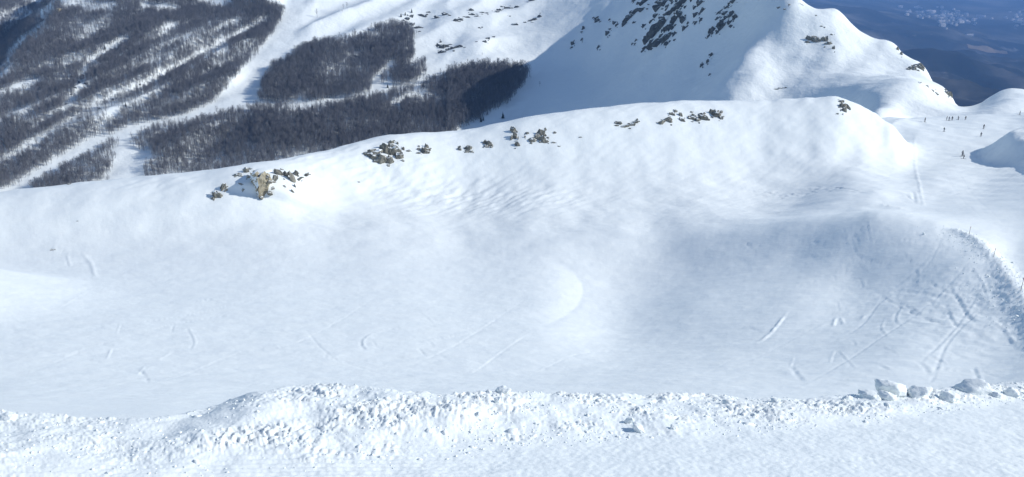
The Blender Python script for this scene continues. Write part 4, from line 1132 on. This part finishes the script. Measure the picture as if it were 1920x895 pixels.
for ax in 'XY': ng.links.new(wid_n.outputs[0], csz.inputs[ax])
ng.links.new(size_a, csz.inputs['Z'])
done = {}
for o in bpy.data.objects:      # one standing tree of each sort lends its shape
    if o.parent and o.parent.name.startswith('bare_tree'):
        for k in range(5):
            if o.data == BARE[k][0]: done.setdefault((k, 0), o)
            if o.data == BARE[k][1]: done.setdefault((k, 1), o)
for k in range(5):
    j2 = ng.nodes.new('GeometryNodeJoinGeometry')
    for w in (0, 1):
        oi = ng.nodes.new('GeometryNodeObjectInfo'); oi.transform_space = 'ORIGINAL'; oi.inputs['Object'].default_value = done[(k, w)]
        ng.links.new(oi.outputs['Geometry'], j2.inputs[0])
    cmpn = ng.nodes.new('FunctionNodeCompare'); cmpn.data_type = 'INT'; cmpn.operation = 'EQUAL'
    ng.links.new(kind_a, cmpn.inputs[2]); cmpn.inputs[3].default_value = k
    iop = ng.nodes.new('GeometryNodeInstanceOnPoints')
    ng.links.new(gi.outputs[0], iop.inputs['Points']); ng.links.new(cmpn.outputs[0], iop.inputs['Selection'])
    ng.links.new(j2.outputs[0], iop.inputs['Instance'])
    ng.links.new(cmb.outputs[0], iop.inputs['Rotation']); ng.links.new(csz.outputs[0], iop.inputs['Scale'])
    ng.links.new(iop.outputs[0], join.inputs[0])
ng.links.new(join.outputs[0], go.inputs[0])
md = forest.modifiers.new('forest', 'NODES'); md.node_group = ng

# ------------------------------------------------------------------ loose blocks of snow on the near berm
def snow_block(label, x, y, w, h, seed, tilt=0):
    p = NEAR.hit(x, y + h * .42, 0); yq = y + h * .42
    while p.y > 12: yq += 1.0; p = NEAR.hit(x, yq, 0)
    s = m_per_px(p)
    W, Hh = w * s, h * s * 1.12
    vs_, fs = unit_rock(seed, 4, 12, .15, True)
    o = link_mesh('snow_block', [(a * W, b * W * .8, c * Hh) for a, b, c in vs_], fs, M_CLOD, None, True)
    o.location = p + Vector((0, W * .02, Hh * .22)); o.rotation_euler = (0.1, math.radians(tilt), random.Random(seed).uniform(-.5, .5))
    tag(o, label, 'snow block', 'loose snow blocks on the berm')
for a_ in [('biggest snow block, peaked, on the right of the berm', 1668, 722, 66, 42, 501, -6), ('low snow block just right of the biggest block', 1722, 731, 50, 22, 502, -8), ('flat snow block just left of the biggest block', 1628, 740, 48, 16, 503),
           ('snow block leaning on the foot of the biggest block', 1660, 740, 40, 18, 510, 5), ('wide rounded snow block at the right of the berm', 1826, 724, 66, 26, 504), ('rounded snow lump nearest the right edge', 1897, 733, 30, 18, 505), ('small snow block left of the wide rounded block', 1778, 742, 44, 18, 506),
           ('grey peaked snow block at the middle of the berm lip', 942, 728, 34, 15, 507), ('small white snow block in front of the grey peaked block', 932, 747, 14, 18, 508), ('upper white snow lump of the pair low on the berm', 1180, 786, 20, 16, 509), ('lower white snow lump of the pair low on the berm', 1196, 800, 28, 18, 511),
           ('pale snow block at the far left edge of the berm', 16, 781, 36, 12, 512), ('small snow block behind the wide rounded block', 1868, 738, 26, 14, 513), ('small snow lump left of the flat block', 1588, 744, 22, 12, 514), ('small block on the berm right of the low lump pair', 1262, 800, 16, 10, 515), ('small white lump on the middle of the berm', 895, 775, 14, 10, 516)]:
    snow_block(*a_)

# ------------------------------------------------------------------ crumbled snow: far too many bits to count
def ico(sub):
    bm = bmesh.new(); bmesh.ops.create_icosphere(bm, subdivisions=sub, radius=1); bm.verts.index_update()
    v = np.array([tuple(a.co) for a in bm.verts]); f = np.array([[b.index for b in a.verts] for a in bm.faces]); bm.free(); return v, f
def crumbs(name, label, P, size, sub, seed):
    rg = np.random.default_rng(seed)
    v0, f0 = ico(sub); n = len(P); nv = len(v0)
    V = np.repeat(v0[None], n, 0) * (1 + rg.uniform(-.42, .42, (n, nv, 1)))
    V = V * (np.array([1.15, 1.0, .75]) * (1 + rg.uniform(-.35, .35, (n, 1, 3))))
    a = rg.uniform(0, 6.28, n); c, s = np.cos(a)[:, None], np.sin(a)[:, None]
    x = V[..., 0] * c - V[..., 1] * s; y = V[..., 0] * s + V[..., 1] * c
    V = np.stack([x, y, V[..., 2]], -1) * size[:, None, None] + P[:, None]
    Fc = (f0[None] + (np.arange(n) * nv)[:, None, None]).reshape(-1, 3)
    me = bpy.data.meshes.new(name)
    me.vertices.add(n * nv); me.vertices.foreach_set('co', V.astype(np.float32).ravel())
    m_ = len(Fc); me.loops.add(m_ * 3); me.polygons.add(m_)
    me.loops.foreach_set('vertex_index', Fc.astype(np.int32).ravel()); me.polygons.foreach_set('loop_start', np.arange(0, m_ * 3, 3, dtype=np.int32))
    me.update(calc_edges=True); me.materials.append(M_CLOD)
    o = bpy.data.objects.new(name, me); COL.objects.link(o); o['kind'] = 'stuff'; tag(o, label, 'snow')
def berm_points(n, pw, seed):
    rg = np.random.default_rng(seed)
    u = rg.uniform(-.80, .80, n * 4); yl = np.interp(u, lu, lY); yg = np.interp(u, gu, gY)
    k = rg.uniform(-0.12, 1.03, len(u)); y = yg + (yl - yg) * k; x = u * y
    d = 0.5 + 0.75 * noise(x * 1.1, y * 1.6, 401) + 0.5 * noise(x * 3.5, y * 4.5, 402)
    d = d * np.where(k < .08, np.exp(-((k - .08) / .10) ** 2), 1) * np.where(u < -.22, .55, 1) * (0.6 + .6 * sstep(-.3, .25, u))
    ok = (rg.random(len(u)) < d) & (yl > yg + .05)
    x, y = x[ok][:n], y[ok][:n]
    return x, y
x, y = berm_points(420, 1, 1); sz = np.random.default_rng(2).lognormal(math.log(.0125), .55, len(x)).clip(.005, .05)
crumbs('snow_clods', 'white snow clods strewn over the near berm', np.stack([x, y, NEAR.z_at(x, y) - sz * .25], -1), sz, 2 if False else 1, 3)
x, y = berm_points(1500, 1, 4); sz = np.random.default_rng(5).lognormal(math.log(.0062), .35, len(x)).clip(.003, .014)
crumbs('snow_crumbs', 'fine crumbled snow between the clods of the berm', np.stack([x, y, NEAR.z_at(x, y) + sz * .2], -1), sz, 1, 6)
rg = np.random.default_rng(8)
e_ = np.array(edge); k = rg.uniform(0, len(e_) - 2.2, 600); i = k.astype(int); f = (k - i)[:, None]
q_ = e_[i] * (1 - f) + e_[i + 1] * f + rg.normal(0, 1.5, (600, 2)) + np.array([-1.2, -.4])
sz = rg.lognormal(math.log(.05), .4, 600).clip(.03, .16)
crumbs('bank_clods', 'broken snow along the bank between hollow and far piste', np.stack([q_[:, 0], q_[:, 1], NEAR.z_at(q_[:, 0], q_[:, 1]) + sz * .3], -1), sz, 1, 9)

# ------------------------------------------------------------------ marker poles on the bank
M_POLE = plain('weathered_pole', (0.16, 0.13, 0.10), .7, .2, 8)
M_BAND = plain('red_band', (0.35, 0.05, 0.04), .6, .1, 8)
for lab, x, y, h in [('thin marker pole at the top of the snow bank', 1817, 440, 16), ('thin marker pole midway down the snow bank', 1863, 482, 17), ('thin marker pole at the right edge of the picture', 1914, 545, 26)]:
    p = NEAR.hit(x, y, 40); L = h * m_per_px(p) * 1.05
    e = empty('marker_pole', p)
    mb = MB(); mb.tube([(0, 0, -.3), (0.01, 0, L * .5), (.03, 0.01, L)], [.026, .024, .02], 6); mb.obj('pole', M_POLE, e)
    mb = MB(); mb.tube([(.022, .005, L * .80), (.027, .007, L * .90)], [.034, .034], 6); mb.obj('band', M_BAND, e)
    tag(e, lab, 'pole', 'thin marker poles along the snow bank')

# ------------------------------------------------------------------ skiers
def cloth(name, jacket, pants):
    m, nt, b = new_mat(name)
    tc = nd(nt, 'ShaderNodeTexCoord'); sx = nd(nt, 'ShaderNodeSeparateXYZ'); nt.links.new(tc.outputs['Object'], sx.inputs[0])
    cr = nd(nt, 'ShaderNodeValToRGB'); cr.color_ramp.interpolation = 'CONSTANT'
    dv = nd(nt, 'ShaderNodeMath', operation='DIVIDE'); dv.inputs[1].default_value = 2.0
    nt.links.new(sx.outputs['Z'], dv.inputs[0]); nt.links.new(dv.outputs[0], cr.inputs['Fac'])
    el = cr.color_ramp.elements
    el[0].position = 0; el[0].color = (.03, .03, .035, 1); el[1].position = .10; el[1].color = (*pants, 1)
    e3 = el.new(.43); e3.color = (*jacket, 1); e4 = el.new(.755); e4.color = (.42, .26, .19, 1)
    nt.links.new(cr.outputs['Color'], b.inputs['Base Color']); b.inputs['Roughness'].default_value = .8
    return m
def skin_body(pose):
    """joints (x across, y forward, z up) and radii; one continuous surface"""
    J = {'pelvis': (0, 0, .92, .15, .11), 'waist': (0, .01, 1.05, .14, .10), 'chest': (0, .0, 1.30, .18, .12), 'neck': (0, .02, 1.48, .07, .06), 'head': (0, .04, 1.58, .09, .10), 'crown': (0, .03, 1.70, .08, .09)}
    E = [('pelvis', 'waist'), ('waist', 'chest'), ('chest', 'neck'), ('neck', 'head'), ('head', 'crown')]
    for s, n in ((-1, 'l'), (1, 'r')):
        J['hip' + n] = (s * .10, 0, .86, .10, .10); J['knee' + n] = (s * .12, .05, .48, .075, .075); J['ankle' + n] = (s * .13, 0, .12, .06, .06); J['toe' + n] = (s * .13, .16, .07, .05, .045)
        J['sho' + n] = (s * .20, 0, 1.40, .08, .08); J['elb' + n] = (s * .30, .06, 1.14, .055, .055); J['hand' + n] = (s * .30, .28, 1.02, .045, .05)
        E += [('pelvis', 'hip' + n), ('hip' + n, 'knee' + n), ('knee' + n, 'ankle' + n), ('ankle' + n, 'toe' + n), ('chest', 'sho' + n), ('sho' + n, 'elb' + n), ('elb' + n, 'hand' + n)]
    if pose == 'ski':       # knees bent, trunk leaning forward
        for k, (x, y, z, a, b) in list(J.items()):
            if z > .8: J[k] = (x, y - .12 + (z - .8) * .45, z - .14 - (z - .8) * .06, a, b)
            elif 'knee' in k: J[k] = (x, y + .12, z - .02, a, b)
    if pose == 'stride':
        J['kneel'] = (-.12, .16, .50, .075, .075); J['anklel'] = (-.13, .22, .12, .06, .06); J['toel'] = (-.13, .38, .08, .05, .045)
        J['kneer'] = (.12, -.02, .48, .075, .075); J['ankler'] = (.13, -.2, .13, .06, .06); J['toer'] = (.13, -.06, .07, .05, .045)
        J['handl'] = (-.28, .38, 1.16, .045, .05)
    names = list(J); me = bpy.data.meshes.new('body')
    me.from_pydata([J[n][:3] for n in names], [(names.index(a), names.index(b)) for a, b in E], [])
    return me, [(J[n][3], J[n][4]) for n in names], J
BODIES = {}
def person(label, x, y, hpx, rz, pose, jacket, pants, skis=True, board=False):
    p = NEAR.hit(x, y, 100)
    if p is None: return
    root = empty('person', p, rz)
    me, rad, J = skin_body(pose)
    body = bpy.data.objects.new('body', me); COL.objects.link(body); body.parent = root
    sk = body.modifiers.new('skin', 'SKIN'); ss = body.modifiers.new('sub', 'SUBSURF'); ss.levels = ss.render_levels = 1
    if not me.skin_vertices:
        bm = bmesh.new(); bm.from_mesh(me); bm.verts.layers.skin.verify(); bm.to_mesh(me); bm.free()
    for v_, r_ in zip(me.skin_vertices[0].data, rad): v_.radius = r_
    me.skin_vertices[0].data[0].use_root = True
    me.materials.append(cloth('ski_clothes', jacket, pants))
    hd = J['crown']
    vs_, fs = unit_rock(900, 2, 0, 0)
    o = link_mesh('helmet', [(a * .25 + hd[0], b * .29 + hd[1] - .02, c * .20 + hd[2] + .02) for a, b, c in vs_], fs, M_HELM, root, True)
    if skis:
        for s in ((0,) if board else (-1, 1)):
            mb = MB(); L0, L1 = -.75, .85
            w = .14 if board else .05
            for (yy, zz) in ((L0, .03), (-.2, .015), (.5, .015), (L1 - .1, .04), (L1, .10)):
                pass
            prof = [(L0, .03), (-.2, .02), (.5, .02), (L1 - .1, .045), (L1, .11)]
            for (yy, zz) in prof: mb.v += [(s * .13 - w, yy, zz), (s * .13 + w, yy, zz), (s * .13 + w, yy, zz + .02), (s * .13 - w, yy, zz + .02)]
            for i_ in range(4):
                for k_ in range(4): mb.f.append((i_ * 4 + k_, i_ * 4 + (k_ + 1) % 4, i_ * 4 + 4 + (k_ + 1) % 4, i_ * 4 + 4 + k_))
            mb.f += [(3, 2, 1, 0), (16, 17, 18, 19)]
            mb.obj('ski' if not board else 'snowboard', M_SKI, root)
        if not board:
            for n, s in (('l', -1), ('r', 1)):
                h_ = J['hand' + n]; mb = MB()
                mb.tube([(h_[0], h_[1], h_[2] + .06), (h_[0] + s * .06, h_[1] - .15, .0)], [.014, .010], 5); mb.obj('ski_pole', M_SKI, root)
    root.scale = (.95, .95, .95)
    tag(root, label, 'person', 'skiers on the far piste')
M_HELM = plain('helmet_shell', (0.03, 0.03, 0.035), .4, .1, 5)
M_SKI = plain('ski_sheet', (0.05, 0.05, 0.06), .4, .2, 5)
DK = (.02, .022, .03)
for a_ in [('skier in dark clothes standing by the mound, leftmost of the skiers', 1734, 229, 9, .3, 'stand', DK, DK), ('skier in black, largest of the group at the saddle', 1775, 226, 8, 1.2, 'stand', DK, DK), ('skier in dark blue beside the skier in black', 1779, 227, 8, -1.0, 'stride', (.03, .05, .12), DK),
           ('skier in black at the right of the saddle group', 1785, 226, 8, 2.5, 'stand', DK, (.03, .03, .03)), ('skier in grey alone right of the saddle group', 1797, 225, 7, 0.5, 'ski', (.10, .10, .12), DK), ('skier in brown furthest right along the saddle', 1810, 225, 6, -.5, 'ski', (.10, .07, .05), DK),
           ('skier with pale trousers gliding below the saddle group', 1770, 247, 8, 2.2, 'ski', (.06, .08, .07), (.35, .36, .38)), ('skier in dark jacket in the middle of the far piste', 1844, 242, 11, 2.9, 'stand', (.05, .05, .06), (.10, .08, .07)),
           ('skier in grey just above the shaded bank', 1839, 256, 8, 2.6, 'ski', (.12, .12, .14), DK), ('skier in black at the tip of the shaded bank', 1804, 293, 7, 1.9, 'stand', DK, DK), ('crouching skier in black at the tip of the shaded bank', 1807, 298, 6, 1.2, 'ski', DK, DK),
           ('skier at the right edge of the picture by the far hill', 1912, 216, 8, 1.0, 'stride', DK, DK)]:
    person(*a_)

# ------------------------------------------------------------------ town and fields in the far valley
M_WALL = plain('house_wall', (0.62, 0.60, 0.56), .9, .25, .02)
M_ROOF = plain('house_roof', (0.50, 0.47, 0.46), .9, .4, .01)
def house_mesh(w, l, h):
    v = [(-w, -l, -4), (w, -l, -4), (w, l, -4), (-w, l, -4), (-w, -l, h), (w, -l, h), (w, l, h), (-w, l, h), (0, -l, h + w * .6), (0, l, h + w * .6)]
    f = [(0, 1, 5, 8, 4), (2, 3, 7, 9, 6), (1, 2, 6, 5), (3, 0, 4, 7), (4, 8, 9, 7), (8, 5, 6, 9), (0, 3, 2, 1)]
    me = bpy.data.meshes.new('house'); me.from_pydata(v, [], f); me.materials.append(M_WALL); me.materials.append(M_ROOF)
    me.polygons.foreach_set('material_index', np.array([0, 0, 0, 0, 1, 1, 0], np.int32)); me.update(); return me
HM = [house_mesh(7, 12, 9), house_mesh(9, 20, 14), house_mesh(11, 11, 18), house_mesh(14, 38, 12)]
rh = random.Random(5)
n = 0
while n < 150:
    if n < 118:
        k = rh.gauss(0, 1); x = 1768 + 30 * k + rh.gauss(0, 8); y = 33 + k * 5 + rh.gauss(0, 7.5)
    else: x = 1908 + rh.gauss(0, 14); y = 34 - (0) + rh.gauss(0, 8)
    p = FAR.hit(x, y, 2500)
    n += 1
    if p is None: continue
    o = bpy.data.objects.new('house', HM[rh.choice((0, 0, 1, 1, 2, 3))]); COL.objects.link(o); o.location = p; o.rotation_euler = (0, 0, rh.choice((.3, .3 + math.pi / 2)) + rh.gauss(0, .3))
    sc_ = rh.uniform(.8, 1.5); o.scale = (sc_,) * 3
    right = x > 1860
    tag(o, 'pale house at the right edge of the far valley' if right else 'pale house of the town in the far valley', 'house', 'houses near the right edge of the far valley' if right else 'houses of the far valley town')

M_FIELD = plain('stubble_field', (0.20, 0.15, 0.10), .95, .3, .004)
def field(label, corners):
    P = [FAR.hit(px, py, 2500) for px, py in corners]
    n_ = 14; v, f = [], []
    for j in range(n_ + 1):
        for i in range(n_ + 1):
            a, b = i / n_, j / n_
            q = (P[0] * (1 - a) + P[1] * a) * (1 - b) + (P[3] * (1 - a) + P[2] * a) * b
            w_ = 0.15 * math.sin(a * 7 + b * 3)
            v.append((q.x, q.y + w_ * 60, float(FAR.z_at(q.x, q.y + w_ * 60)) + 6))
    for j in range(n_):
        for i in range(n_): k = j * (n_ + 1) + i; f.append((k, k + 1, k + n_ + 2, k + n_ + 1))
    o = link_mesh('field', v, f, M_FIELD, None, True); o['kind'] = 'structure'
field('x', [(1815, 92), (1868, 102), (1874, 96), (1812, 84)])
field('x', [(1868, 101), (1890, 103), (1888, 98), (1866, 96)])
